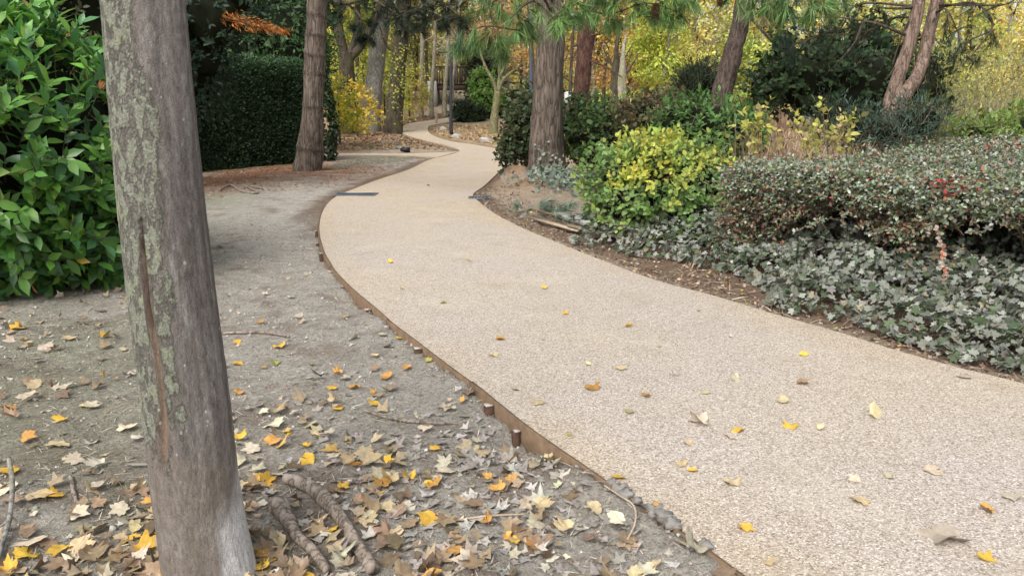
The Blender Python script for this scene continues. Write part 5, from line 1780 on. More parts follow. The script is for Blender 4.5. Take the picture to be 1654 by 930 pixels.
# ------------------------------------------------------------------ far woodland in autumn colours
def far_tree(px, Y, ztop, rx, pal, label, name="autumn_tree", zlow=1.5, n=150, per=42, size=None, bark=None, tr=None):
    x = T(px, 178, Y)[0]
    z0 = float(terrain(x, Y))
    t = thing(name, label, "tree", (x, Y, z0), "autumn trees in the background wood")
    tr = tr or rng.uniform(.12, .22)
    MB().tube([(x, Y, z0 - .2), (x + rng.normal(0, .2), Y, z0 + ztop * .4), (x + rng.normal(0, .4), Y, z0 + ztop * .9)], [tr, tr * .7, tr * .25], 8, 24, .06).build("trunk", bark or random.choice([M_BDARK, M_BPALE, M_BGREY]), t, True)
    size = size or .0042 * Y
    bl_ = []
    nb_ = 6
    for k in range(nb_):
        f = (k + .5) / nb_
        zz = z0 + zlow + (ztop - zlow) * f
        r = rx * (.55 + .45 * math.sin(math.pi * min(1, f * .9 + .12))) * rng.uniform(.7, 1.0)
        o = rng.normal(0, rx * .28, 2)
        bl_.append((x + o[0], Y + o[1], zz, r, r, (ztop - zlow) / nb_ * .95))
    P, ob = crown(t, bl_, n, per, rx * .15, size, pal, lo=.3)
    sel = rng.choice(len(P), 5)
    for k in sel:
        p = P[k]
        limb(t, [(x, Y, max(z0 + .8, p[2] - rx * .9)), ((x + p[0]) / 2, (Y + p[1]) / 2, p[2] - rx * .35), tuple(p)], tr * .4, tr * .1, random.choice([M_BDARK, M_BPALE]), "limb", 5, 8)
    return t


YB = [(.78, .66, .17, 3), (.72, .54, .13, 1.2), (.66, .68, .28, 2), (.42, .46, .18, 1.4)]
for a in [(1085, 40, 9.5, 2.2, YB, "bright yellow tree above the round dark conifer", "autumn_tree", 2.5),
          (1065, 31, 5.6, 1.6, YGRN + [(.45, .50, .06, 2)], "lime green tree left of the bright yellow one", "autumn_tree", 1.8),
          (1005, 36, 8.5, 2.0, RUST + GOLD, "russet tree right of the reddish pine", "autumn_tree", 2.4),
          (1125, 46, 11, 2.4, YB, "tall yellow tree beside the pale bare tree", "autumn_tree", 3.0),
          (1240, 44, 11, 2.6, YB + GOLD, "golden yellow tree right of the leaning pine", "autumn_tree", 2.0),
          (1320, 42, 11, 2.8, YB, "yellow tree behind the dark thicket", "autumn_tree", 2.0),
          (1215, 34, 5.0, 1.7, OLIVE + YGRN + [(.5, .5, .15, 2)], "pale olive sapling crown at the foot of the leaning pine", "autumn_tree", 1.0),
          (1400, 48, 12, 3.0, YB + OLIVE, "yellow olive tree behind the twin pine trunks", "autumn_tree", 2.0),
          (1560, 38, 9.5, 2.6, OLIVE + YGRN + [(.5, .45, .1, 2)], "olive yellow tree right of the twin pine trunks", "autumn_tree", 1.5),
          (1630, 31, 6.2, 2.2, GOLD + YB, "orange yellow tree at the right edge", "autumn_tree", 1.2),
          (1720, 36, 9, 2.6, YGRN + YB, "lime yellow tree just at the right edge", "autumn_tree", 1.2),
          (1490, 50, 12, 2.6, YB + GOLD, "golden tree seen between the twin trunks", "autumn_tree", 2.0),
          (960, 44, 9.5, 2.2, GOLD + RUST, "amber tree behind the reddish pine", "autumn_tree", 2.0),
          (905, 47, 9.5, 2.2, RUST + YB, "rusty yellow tree behind the big pine", "autumn_tree", 1.8),
          (850, 54, 11, 2.6, RUST + [(.5, .35, .15, 1)], "pinkish russet tree behind the small mossy tree", "autumn_tree", 3.5),
          (790, 58, 12, 2.8, RUST + OLIVE, "brown olive tree over the footbridge", "autumn_tree", 5.0),
          (735, 56, 10.5, 2.2, YGRN + MIDGRN + OLIVE, "light green tree above the lamp post", "autumn_tree", 5.0),
          (670, 58, 11, 2.8, OLIVE + RUST + YGRN, "dull olive brown tree far left of the footbridge", "autumn_tree", 2.2),
          (610, 50, 10, 2.6, YGRN, "lime tree far behind the grey leaning trunk", "autumn_tree", 2.0),
          (545, 46, 10, 2.6, YGRN + YEL, "yellow lime tree far behind the forked tree", "autumn_tree", 1.5),
          (500, 52, 11, 2.8, OLIVE + YGRN, "olive tree far behind the left pine", "autumn_tree", 2.0),
          (1030, 52, 11, 2.6, GOLD + YB + RUST, "orange gold tree deep in the wood", "autumn_tree", 2.0),
          (1170, 56, 10, 2.2, OLIVE + YEL, "olive yellow tree low behind the pale bare tree", "autumn_tree", 1.0)]:
    far_tree(*a)

# thin dark saplings right of the big pine and behind
for (px, tx, Y, r, m_, lab) in [(915, 925, 28, .07, M_BDARK, "thin dark sapling stem just right of the big pine"), (908, 905, 29, .05, M_BDARK, "very thin sapling stem touching the big pine's outline"), (868, 858, 26, .06, M_BDARK, "thin stem left of the big pine"), (930, 940, 30, .06, M_BRED, "thin reddish sapling beside the reddish pine"), (1005, 1000, 40, .05, M_BPALE, "thin pale sapling in front of the russet tree"), (1082, 1083, 34, .05, M_BPALE, "thin white stem left of the round conifer"), (1092, 1093, 35, .045, M_BPALE, "second thin white stem left of the round conifer")]:
    b = T(px, 178, Y)
    b[2] = float(terrain(b[0], Y)) - .1
    t = thing("thin_sapling", lab, "sapling", tuple(b), "thin saplings in the wood")
    tip = T(tx, 60 if m_ is not M_BPALE else 120, Y)
    MB().tube([b, (b + tip) / 2 + [.03, 0, 0], tip, tip + [(tx - px) * .02, 0, 1.5]], [r, r * .9, r * .7, r * .3], 6, 20, .06).build("trunk", m_, t, True)
    for k in range(4):
        s_ = b + (tip - b) * rng.uniform(.4, 1)
        dx = rng.normal(0, .6)
        limb(t, [s_, s_ + [dx * .5, 0, .4], s_ + [dx, 0, .9]], r * .4, r * .12, m_, seg=5, n=7)

for k, (px, Y, r, m_, lean) in enumerate([(642, 46, .09, M_BPALE, 6), (655, 52, .12, M_BGREY, -4), (668, 58, .10, M_BPALE, 5), (690, 60, .13, M_BGREY, -3), (575, 44, .10, M_BDARK, 5), (530, 42, .12, M_BDARK, -6), (548, 50, .14, M_BGREY, 4), (772, 55, .10, M_BPALE, 8), (822, 52, .12, M_BGREY, -5),
                                         (840, 58, .10, M_BDARK, 4), (975, 38, .08, M_BDARK, 12), (1020, 44, .10, M_BGREY, -6), (1045, 50, .12, M_BDARK, 5), (1068, 42, .08, M_BPALE, -3), (1105, 50, .11, M_BGREY, 7), (1228, 40, .08, M_BPALE, 6), (1262, 46, .12, M_BDARK, -5), (1300, 48, .12, M_BGREY, 4), (1345, 42, .09, M_BDARK, -4), (1520, 44, .12, M_BDARK, 9), (1556, 40, .09, M_BGREY, -5), (1598, 42, .11, M_BDARK, 6), (1640, 46, .12, M_BGREY, -8)]):
    b = T(px, 178, Y)
    b[2] = float(terrain(b[0], Y)) - .1
    near_ = "the footbridge" if px < 760 and px > 635 else "the forked tree" if px < 635 else "the blue grey post" if px < 870 else "the round dark conifer" if px < 1140 else "the leaning pine" if px < 1290 else "the dark thicket" if px < 1450 else "the broom thicket"
    col_ = "pale" if m_ is M_BPALE else "grey" if m_ is M_BGREY else "dark"
    t = thing("wood_sapling", f"slender {col_} trunk deep in the wood behind {near_}", "tree", tuple(b), f"slender {col_} trunks behind {near_}")
    tip = T(px + lean, 40, Y)
    MB().tube([b, b * .5 + tip * .5 + [rng.normal(0, .08), 0, 0], tip, tip + [lean * .03, 0, 3]], [r * 1.1, r, r * .8, r * .35], 7, 24, .06, 5, .3, k).build("trunk", m_, t, True)
    for q in range(5):
        s_ = b + (tip - b) * rng.uniform(.35, 1.1)
        dx = rng.choice([-1, 1]) * rng.uniform(.5, 1.4)
        limb(t, [s_, s_ + [dx * .5, 0, .5], s_ + [dx, rng.normal(0, .3), 1.3]], r * .38, r * .1, m_, seg=5, n=8)

# pale bare tree whose white branches show against the sky
Y = 52.0
b = np.array([*T(1150, 178, Y)[:2], 0.5])
t = thing("bare_pale_tree", "pale bare tree with whitish branches at the top between the yellow trees", "tree", tuple(b))
MB().tube([b, T(1150, 100, Y), T(1153, 60, Y), T(1160, 20, Y), T(1165, -40, Y)], [.35, .3, .26, .22, .15], 12, 40, .06).build("trunk", M_BPALE, t, True)
for pts in ([(1152, 55), (1135, 42), (1118, 38), (1095, 36)], [(1156, 45), (1175, 25), (1185, 0)], [(1158, 30), (1140, 10), (1130, -20)], [(1153, 62), (1170, 50), (1190, 45)], [(1150, 75), (1130, 62), (1105, 58)]):
    limb(t, [T(x, y, Y) for x, y in pts], .12, .04, M_BPALE)
# fluffy dead twin stumps
Y = 30.0
for (px, top_, r, lab) in [(993, 95, .20, "dark shaggy dead trunk left of the lime green tree"), (1003, 110, .22, "pale peeling dead trunk beside the shaggy one")]:
    b = T(px, 178, Y)
    b[2] = 0.0
    t = thing("dead_tree", lab, "dead tree", tuple(b))
    MB().tube([b, T(px, 140, Y), T(px + 2, top_, Y), T(px + 4, top_ - 30, Y), T(px + 9, top_ - 55, Y)], [r * 1.1, r * .9, r * .75, r * .4, r * .1], 12, 50, .28, 5, .2, px, lump=.12).build("trunk", M_BDARK if px < 1000 else M_BPALE, t, True)
    for dx in (-22, 18, 30):
        limb(t, [T(px + 1, top_ + 18, Y), T(px + dx * .5, top_, Y), T(px + dx, top_ - 25, Y)], .05, .015, M_BDARK)

WB = MB()
nW = 34000
ang_ = rng.uniform(-.72, .72, nW)
rad_ = rng.uniform(58, 92, nW)
X_, Y_ = np.sin(ang_) * rad_ * 1.05, np.cos(ang_) * rad_
H_ = 10.5 + 4.5 * vnoise(np.c_[ang_ * 16, rad_ * .1], 3) + 3 * vnoise(np.c_[ang_ * 46, rad_ * .3], 5)
gap = np.exp(-((ang_ - .262) / .022) ** 2)
H_ = H_ * (1 - .55 * gap)
Z_ = terrain(X_, Y_) + rng.random(nW) ** .8 * H_
fam = vnoise(np.c_[ang_ * 22, Z_ * .22, rad_ * .08], 11) + .35 * rng.normal(0, 1, nW)
fam = fam - .45 * sstep(.05, -.1, ang_)
col = np.where((fam > .35)[:, None], pick(YB, nW), np.where((fam > .1)[:, None], pick(GOLD + RUST + OLIVE, nW), np.where((fam > -.4)[:, None], pick(YGRN + OLIVE, nW), pick(OLIVE + RUST, nW))))
col = np.clip(col * np.exp(.55 * vnoise(np.c_[ang_ * 60, Z_ * .6, rad_ * .3], 17) + .3 * vnoise(np.c_[ang_ * 25, Z_ * .25, rad_ * .1], 19))[:, None], .01, .85)
WB.scatter(DIA, np.c_[X_, Y_, Z_], frames(rdir(nW) - UP * .3, UP * .6 - np.c_[X_, Y_, X_ * 0] / rad_[:, None] * .6 + rng.normal(0, .5, (nW, 3))), rng.uniform(.35, .75, nW), col)
WB.build("far_woodland", M_CROWN, None, False, "stuff")
mb = MB()
for rr, hh in ((94, 5.0), (80, 2.5)):
    th = np.linspace(-.95, .95, 160)
    zs_ = np.linspace(0, 1, 10)
    TH, ZZ = np.meshgrid(th, zs_)
    hm = hh + 2.2 * vnoise(np.c_[TH.ravel() * 16, TH.ravel() * 0 + rr], 8) + 1.2 * vnoise(np.c_[TH.ravel() * 50, TH.ravel() * 0], 9)
    hm = hm * (1 - .6 * np.exp(-((TH.ravel() - .262) / .03) ** 2))
    rj = rr + 1.6 * fbm(np.c_[TH.ravel() * 30, ZZ.ravel() * 5, ZZ.ravel() * 0], 3, 2)
    V = np.c_[np.sin(TH.ravel()) * rj, np.cos(TH.ravel()) * rj, terrain(np.sin(TH.ravel()) * rj, np.cos(TH.ravel()) * rj) - 1 + ZZ.ravel() * (hm + 1)]
    i = np.arange(9)[:, None] * 160
    j = np.arange(159)[None]
    mb.add(V, np.stack([i + j, i + j + 1, i + 160 + j + 1, i + 160 + j], -1).reshape(-1, 4))
mb.build("far_woodland_undergrowth", M_CORE_Y, None, True, "stuff")

# ------------------------------------------------------------------ fallen leaves
C_YEL, C_ORG, C_TAN, C_PALE, C_BRN, C_OLV = (.60, .37, .055), (.50, .27, .075), (.50, .40, .235), (.48, .42, .315), (.27, .19, .12), (.34, .34, .08)
NAMES = {'y': ("golden yellow", C_YEL), 'o': ("orange", C_ORG), 't': ("tan", C_TAN), 'p': ("pale cream", C_PALE), 'b': ("brown", C_BRN), 'g': ("olive green", C_OLV)}
LEAFV = [maple(q, c_, True, f_, b_) for q, c_, f_, b_ in [(1, .4, 0, 0), (2, .8, .1, .2), (3, 1.1, .5, .1), (4, .3, 0, .35), (5, .9, 0, .1), (6, 1.2, .5, .3), (7, .5, .2, 0), (8, 1.0, 0, .5), (9, .6, .3, .25), (10, 1.2, -.3, .15), (11, .35, .05, .1), (12, .9, .45, .0), (13, .5, -.2, .4), (14, .2, .1, .2)]]
LMESH = [MB().add(*v).mesh("fallen_leaf", M_FALLENO, True) for v in LEAFV]


def fallen(x, y, size, key, label=None, group=None, lift=.0, tilt=.28, on_path=False, rot=None):
    z = (float(terrain(x, y)) + PTOP if on_path else gz(x, y)) + lift + size * (.06 if on_path else .09) + .005
    o = bpy.data.objects.new("fallen_leaf", LMESH[rng.integers(len(LMESH))])
    n_ = nrm(np.array([rng.normal(0, tilt), rng.normal(0, tilt) - .08, 1.0]))
    a = rng.uniform(0, 6.28) if rot is None else rot
    fr = frames(np.array([[math.cos(a), math.sin(a), 0]]), n_[None])[0]
    flip = 1 if rng.random() < .7 else -1
    M = Matrix([[fr[r][0] * size * flip, fr[r][1] * size, fr[r][2] * size * rng.uniform(.7, 1.3), (x, y, z)[r]] for r in range(3)] + [[0, 0, 0, 1]])
    o.matrix_basis = M
    c = np.array(NAMES[key][1]) * np.exp(rng.normal(0, .14)) * np.exp(rng.normal(0, .025, 3))
    o.color = (*np.clip(c, 0, .85), 1)
    COL.objects.link(o)
    nm = NAMES[key][0]
    where = "gravel path" if on_path else "bare soil left of the path"
    FALLEN.append((o, nm, on_path, label, np.array([x, y])))
    return o


FALLEN = []
n_leaf = 0
for px, py, key, w, lab in [(757, 422, 'y', 13, None), (650, 467, 'y', 11, None), (714, 489, 'g', 14, "small olive leaf lying alone mid path"), (880, 467, 'y', 17, None), (912, 507, 'y', 15, None), (630, 425, 'y', 13, None), (1012, 528, 'y', 18, None),
                            (806, 548, 'o', 24, "star shaped orange brown leaf at the middle of the path"), (795, 574, 't', 20, None), (875, 548, 'p', 12, None), (952, 590, 't', 13, None), (1002, 597, 't', 24, None), (835, 630, 'p', 22, None), (955, 626, 'o', 30, None),
                            (1047, 640, 'o', 22, None), (1090, 606, 'p', 18, None), (1018, 665, 't', 20, None), (873, 653, 't', 26, None), (1141, 636, 't', 16, None), (1190, 612, 'p', 30, None), (1293, 620, 'b', 25, "brown and white curled leaf near the right part of the path"), (1267, 649, 't', 26, None),
                            (1297, 573, 'y', 20, None), (1412, 672, 't', 38, None), (1280, 689, 'y', 32, None), (1323, 695, 't', 18, None), (1133, 685, 'p', 42, None), (1118, 681, 't', 16, None), (1190, 696, 'y', 24, None), (1177, 706, 'p', 22, None), (1112, 718, 't', 18, None),
                            (1100, 750, 't', 24, None), (1116, 759, 'y', 20, None), (1180, 779, 't', 30, None), (921, 703, 'g', 12, "tiny olive leaf on the path near the timber edging"), (1383, 776, 'p', 26, None), (1391, 808, 't', 32, None), (1436, 770, 'p', 18, None), (1505, 763, 'p', 30, None),
                            (1600, 826, 'o', 32, None), (1637, 804, 'p', 32, None), (1202, 852, 'y', 34, None), (1512, 866, 'p', 80, "largest pale cream leaf, curled, on the lower right of the path"), (1594, 906, 'y', 26, None), (1128, 503, 't', 10, None), (1555, 610, 'p', 22, None), (1242, 908, 't', 26, None), (997, 771, 'y', 28, None),
                            (1455, 560, 'o', 10, None), (690, 300, 'b', 8, None), (1180, 545, 'p', 10, None), (1065, 560, 't', 10, None)]:
    g = gpt(px, py, PTOP)
    dist = np.linalg.norm(g - [0, 0, EYE])
    fallen(g[0], g[1], w / F * dist * .62, key, lab, "leaves lying on the gravel path" if lab else None, on_path=True, tilt=.22)
    n_leaf += 1
for px, py, key, w, lab in [(752, 601, 'y', 30, "yellow leaf leaning on the timber edging halfway along"), (850, 695, 'y', 26, "bright yellow pointed leaf below two stakes of the timber edging"), (920, 745, 'g', 40, "pale green leaf propped against the timber edging"), (998, 791, 'y', 28, "golden leaf on the soil touching the timber edging"),
                            (1055, 858, 'o', 34, "orange leaf beside the grey mortar lumps"), (1133, 900, 'y', 36, "big yellow leaf at the bottom next to the timber edging"), (1100, 905, 't', 30, None), (1120, 918, 'p', 60, "wide pale leaf at the bottom edge by the timber edging"),
                            (697, 852, 'y', 50, "largest golden yellow leaf on the bare soil near the bottom"), (693, 794, 'y', 32, None), (627, 760, 'y', 28, None), (613, 816, 'o', 34, None), (551, 800, 'y', 34, None), (440, 913, 'y', 26, None), (498, 733, 'y', 30, None), (455, 668, 'o', 28, None),
                            (415, 790, 'y', 36, "golden leaf beside the foot of the big trunk"), (787, 784, 'o', 26, None), (445, 588, 'g', 30, "olive green leaf right of the big trunk"), (385, 592, 'y', 22, None), (425, 595, 'o', 18, None), (420, 526, 'o', 20, None), (452, 568, 'y', 26, None), (548, 607, 'o', 22, None),
                            (560, 617, 'p', 30, None), (537, 634, 'y', 24, None), (576, 629, 'o', 24, None), (604, 645, 'o', 22, None), (604, 658, 'y', 28, None), (627, 615, 'o', 30, None), (657, 607, 'o', 30, None), (548, 672, 'y', 26, None), (540, 660, 't', 30, None), (385, 645, 'o', 20, None), (382, 562, 'y', 20, None), (638, 534, 'y', 18, None),
                            (645, 553, 'y', 18, None), (691, 592, 'g', 20, None), (620, 548, 'p', 20, None), (510, 632, 'p', 24, None), (745, 658, 'o', 18, None), (705, 737, 'y', 30, None), (20, 776, 'y', 44, "golden maple leaf resting on the end of the grey stick at far left"), (102, 689, 'y', 30, None), (20, 671, 'o', 34, None), (33, 543, 'y', 30, None),
                            (168, 551, 'y', 24, None), (115, 555, 't', 30, None), (215, 882, 'y', 42, "golden leaf left of the big trunk's foot"), (235, 912, 'y', 46, "orange yellow leaf touching the trunk at the bottom"), (200, 828, 'p', 40, None), (148, 668, 'p', 32, None), (110, 637, 'p', 32, None), (140, 668, 't', 20, None), (55, 650, 'p', 40, None), (45, 722, 'o', 30, None),
                            (222, 720, 'p', 30, None), (205, 705, 'p', 40, None), (125, 752, 'p', 40, None), (95, 725, 't', 44, None), (160, 798, 'p', 42, None), (60, 880, 'p', 60, None), (125, 890, 't', 55, None), (145, 905, 'o', 40, None), (95, 808, 'y', 40, None), (15, 800, 'p', 40, None), (70, 570, 'p', 30, None), (60, 625, 't', 30, None), (200, 570, 't', 18, None),
                            (210, 495, 'y', 20, None), (525, 715, 'p', 36, None), (545, 670, 'p', 28, None), (730, 670, 'p', 26, None), (690, 705, 'p', 36, None), (635, 730, 'p', 28, None), (705, 785, 'p', 34, None), (725, 775, 'p', 44, None), (570, 755, 't', 40, None), (600, 862, 'p', 34, None), (655, 835, 'p', 34, None), (640, 790, 'p', 28, None), (510, 860, 't', 36, None),
                            (540, 750, 'p', 30, None), (465, 720, 'y', 20, None), (412, 740, 'p', 40, None), (430, 790, 'y', 40, None), (855, 825, 'p', 40, None), (850, 840, 'p', 36, None), (895, 765, 'p', 40, None), (885, 750, 't', 30, None), (862, 905, 'o', 50, None), (820, 885, 'o', 30, None), (740, 905, 'o', 40, None), (770, 720, 'p', 26, None), (800, 650, 'p', 24, None),
                            (700, 553, 'p', 20, None), (470, 490, 'p', 16, None), (485, 515, 'p', 22, None), (430, 480, 'p', 18, None), (560, 520, 'b', 18, None), (575, 552, 'p', 24, None), (605, 580, 't', 22, None)]:
    g = gpt(px, py, -.01)
    dist = np.linalg.norm(g - [0, 0, EYE])
    special = px in (752, 850, 920, 998)
    fallen(g[0], g[1], w / F * dist * .53, key, lab, "leaves scattered on the left soil" if lab else None, lift=.03 if special else .006, tilt=.6 if special else .3)
    n_leaf += 1

STICKS = [[(462, 787), (500, 800), (522, 822), (545, 850), (570, 885), (605, 940)], [(447, 832), (462, 850), (480, 880), (505, 908), (530, 940)], [(588, 672), (620, 684), (660, 693), (700, 697), (740, 691)], [(362, 543), (395, 548), (430, 551), (468, 555)]]
STW = [np.array([gpt(a_, b_, -.01)[:2] for a_, b_ in q_]) for q_ in STICKS]


def off_sticks(P, gap=.055):
    d_ = np.full(len(P), 9.)
    for q_ in STW:
        for a_, b_ in zip(q_[:-1], q_[1:]):
            t_ = np.clip(((P - a_) @ (b_ - a_)) / ((b_ - a_) @ (b_ - a_)), 0, 1)
            d_ = np.minimum(d_, np.hypot(*(P - a_ - t_[:, None] * (b_ - a_)).T))
    return d_ > gap


# random remainder: dense in the near left corner, thinning with distance


def dens(P):
    x, y = P[:, 0], P[:, 1]
    d1 = np.exp(-((x + .9) ** 2 / 1.6 + (y - 2.4) ** 2 / 1.6))
    d2 = .55 * np.exp(-((x + .2) ** 2 / 1.2 + (y - 3.1) ** 2 / 1.5))
    d3 = .8 * np.exp(-((x + 3.2) ** 2 / 1.2 + (y - 4.6) ** 2 / 1.2))
    d5 = .5 * np.exp(-((x + 4.2) ** 2 / 1.6 + (y - 6.0) ** 2 / .5))
    return (d1 + d2 + d3 + d5 + .035) * (.45 + .9 * sstep(-.5, .6, fbm(P * 1.5, 3, 71)))


cand = np.c_[rng.uniform(-6.5, 2.2, 16000), rng.uniform(1.6, 11, 16000)]
sdv, sgn = path_sd(cand), side_of(cand)
keep = off_sticks(cand) & (sdv > .06) & (sgn < 0) & (rng.random(len(cand)) < dens(cand) * .27)
cand = cand[keep]
ok, dep_ = in_view(np.c_[cand, np.zeros(len(cand))], 40)
cand, dep_ = cand[ok], dep_[ok]
order = np.argsort(dep_ + rng.normal(0, .5, len(dep_)))
ind = order[:300 - n_leaf]
rest = order[300 - n_leaf:]
for k in ind:
    key = 'pptttbbbbyo'[rng.integers(11)]
    fallen(cand[k][0], cand[k][1], rng.uniform(.042, .078), key, lift=.008, tilt=.4)


def litter(P, name, label, cat, smin, smax, pal, tilt=.5, lift=.01, mats=M_FALLEN, n_var=10):
    z = ground(P, True)
    mb = MB()
    for q in range(n_var):
        k = np.arange(q, len(P), n_var)
        if not len(k):
            continue
        a = rng.uniform(0, 6.28, len(k))
        s = rng.uniform(smin, smax, len(k))
        mb.scatter(maple_lo(100 + q, rng.uniform(.3, 1.5)), np.c_[P[k], z[k] + lift * rng.uniform(.4, 2, len(k)) + s * .06], frames(np.c_[np.cos(a), np.sin(a), rng.normal(0, .12, len(k))], UP + rng.normal(0, tilt, (len(k), 3))), s, pick(pal, len(k), .2, .03))
    o = mb.build(name, mats, None, True, "stuff")
    o["label"] = label
    return o


LIT = [(.31, .235, .15, 3), (.42, .34, .225, 3), (.20, .145, .095, 2), (.46, .405, .305, 2.5), (.52, .34, .10, .5)]
litter(cand[rest], "leaf_litter", "dry brown and tan leaf litter on the left soil", "leaves", .035, .07, LIT)
p2 = np.c_[rng.normal(-1.1, .7, 1100), rng.normal(2.3, .45, 1100)]
p2 = p2[off_sticks(p2) & (path_sd(p2) > .15) & (p2[:, 1] > 1.2) & (rng.random(len(p2)) < .45 + .6 * sstep(-.3, .4, fbm(p2 * 2, 3, 5)))]
litter(p2, "crumpled_leaf_litter", "crumpled brown leaf litter round the foot of the big trunk", "leaves", .025, .065, [(.26, .19, .12, 3), (.37, .29, .19, 2.5), (.16, .115, .077, 1.6), (.47, .41, .315, 1.6)], .5, .010)
# grey flattened dusty leaves embedded in the soil
p3 = np.c_[rng.normal(.05, .6, 620), rng.normal(2.9, .65, 620)]
sg = off_sticks(p3) & (path_sd(p3) > .1) & (side_of(p3) < 0)
litter(p3[sg], "dusty_leaf_litter", "pale grey dust covered leaves pressed into the soil", "leaves", .02, .06, [(.35, .325, .29, 3), (.29, .265, .23, 2), (.41, .385, .35, 1)], .2, .003)
p4 = np.c_[rng.uniform(-5, 1.4, 4200), 2.0 + rng.random(4200) ** 1.4 * 10]
sg = (path_sd(p4) > .05) & (side_of(p4) < 0)
litter(p4[sg], "dusty_crumb_litter", "grey leaf crumbs scattered over the left soil", "leaves", .008, .028, [(.40, .37, .33, 3), (.30, .26, .22, 2), (.46, .38, .26, 1)], .3, .003)
# right verge crumbs, far bed, under the left trees
ep, en = right_edge(rng.uniform(s_near, np.argmin(abs(sY[:180] - 16)) / (NS - 1), 3400))
litter(ep + en * rng.uniform(.02, .9, (3400, 1)) ** 1.3, "verge_litter", "brown leaf crumbs along the right verge of the path", "leaves", .008, .034, [(.26, .18, .125, 3), (.40, .32, .23, 2), (.16, .11, .08, 2), (.32, .30, .26, 1.5), (.5, .42, .12, .25)], .6, .008)
ep, en = right_edge(rng.uniform(s_near, np.argmin(abs(sY[:180] - 14)) / (NS - 1), 1500))
Pv = ep + en * rng.uniform(.03, .9, (1500, 1))
a = rng.uniform(0, 6.28, 1500)
VT = (np.array([[-.03, 0, 0], [.03, 0, 0], [.02, .5, .05], [-.04, .5, .05], [.0, 1, 0]]), [(0, 1, 2, 3), (3, 2, 4)])
MB().scatter(VT, np.c_[Pv, ground(Pv) + .006], frames(np.c_[np.cos(a), np.sin(a), rng.normal(.08, .2, 1500)], UP + rng.normal(0, .4, (1500, 3))), rng.uniform(.05, .17, 1500), pick([(.30, .23, .17, 2), (.20, .14, .10, 2), (.42, .36, .28, 1)], 1500)).build("root_straw", M_TINT, None, False, "stuff")


def area(pix, n):
    w = np.array([gpt(*p)[:2] for p in pix])
    lo, hi = w.min(0), w.max(0)
    P = rng.uniform(lo, hi, (n * 3, 2))
    P = P[(_sd(P, w) < 0)]
    return P[path_sd(P) > .1][:n]


litter(area([(700, 216), (728, 226), (765, 231), (815, 240), (850, 225), (800, 205), (740, 203), (705, 207)], 1800), "bed_litter", "yellowish dry leaf litter covering the far bed by the lamp post", "leaves", .05, .11, [(.50, .37, .22, 3), (.44, .30, .16, 2), (.55, .42, .14, 1)], .18, .004)
litter(area([(530, 245), (530, 222), (620, 216), (665, 222), (730, 243)], 2200), "tree_litter", "brown leaf litter under the left row of trunks", "leaves", .05, .10, [(.36, .25, .16, 3), (.46, .33, .2, 2), (.25, .15, .10, 2), (.5, .36, .1, .4)], .3, .008)
litter(area([(640, 207), (650, 196), (700, 184), (770, 180), (728, 190), (690, 195)], 900), "bank_litter", "reddish brown leaf litter on the bank beyond the far bend", "leaves", .06, .12, [(.33, .18, .12, 3), (.40, .27, .19, 2)], .2, .004)
litter(area([(330, 325), (330, 288), (500, 266), (680, 256), (640, 272), (540, 305)], 1500), "needle_litter", "reddish brown crumbs and needles under the left pine and clipped hedge", "leaves", .02, .05, [(.30, .17, .105, 3), (.36, .26, .18, 2), (.26, .24, .17, 1)], .3, .01)

# ------------------------------------------------------------------ straw, pebbles, grass tufts
nS = 19000
Ps = np.c_[rng.uniform(-4.5, 1.6, nS), 1.7 + rng.random(nS) ** 1.6 * 8]
sg = (path_sd(Ps) > .03) & (side_of(Ps) < 0)
Ps = Ps[sg]
zs_ = ground(Ps)
a = rng.uniform(0, 6.28, len(Ps))
SQ = (np.array([[-.02, 0, 0], [.02, 0, 0], [.03, .5, .03], [-.01, .5, .03], [.0, 1, 0]]), [(0, 1, 2, 3), (3, 2, 4)])
MB().scatter(SQ, np.c_[Ps, zs_ + .004], frames(np.c_[np.cos(a), np.sin(a), rng.normal(.05, .12, len(a))], UP + rng.normal(0, .3, (len(a), 3))), rng.uniform(.025, .085, len(a)), pick([(.44, .39, .31, 3), (.34, .28, .21, 2), (.20, .14, .10, 1.5), (.52, .48, .42, 1)], len(a))).build("straw", M_TINT, None, False, "stuff")
nS = 5200
Ps = np.c_[rng.uniform(-4.5, 1.8, nS), 1.7 + rng.random(nS) ** 1.5 * 9]
sg = (path_sd(Ps) > .02) & (side_of(Ps) < 0)
Ps = Ps[sg]
MB().scatter(t6, np.c_[Ps, ground(Ps) + .001], frames(rdir(len(Ps)), rdir(len(Ps))), rng.uniform(.006, .022, len(Ps)) * (1 + (rng.random(len(Ps)) < .04)), pick([(.36, .33, .29, 3), (.26, .23, .19, 2), (.46, .43, .39, 1)], len(Ps))).build("pebbles", M_TINT, None, False, "stuff")
nG = 1500
cg = np.c_[rng.uniform(-4.5, .6, nG), rng.uniform(1.8, 8.5, nG)]
wgt = sstep(.15, .6, fbm(cg * 1.3, 3, 91)) * (path_sd(cg) > .5) * (side_of(cg) < 0)
cg = cg[rng.random(nG) < wgt]
pg = np.repeat(cg, 16, 0) + rng.normal(0, .045, (len(cg) * 16, 2))
MB().scatter(SQ, np.c_[pg, ground(pg) - .004], frames(np.c_[rng.normal(0, .8, (len(pg), 2)), np.full(len(pg), .7)], rdir(len(pg)) + UP * .4), rng.uniform(.02, .06, len(pg)), pick([(.16, .20, .07, 2), (.26, .27, .12, 2), (.36, .34, .2, 1)], len(pg))).build("grass", M_LEAF, None, False, "stuff")
pg = area([(530, 278), (560, 262), (680, 254), (640, 266)], 900)
pg = np.vstack([pg, area([(575, 246), (575, 236), (605, 236), (605, 246)], 200)])
pg = np.repeat(pg, 5, 0) + rng.normal(0, .08, (len(pg) * 5, 2))
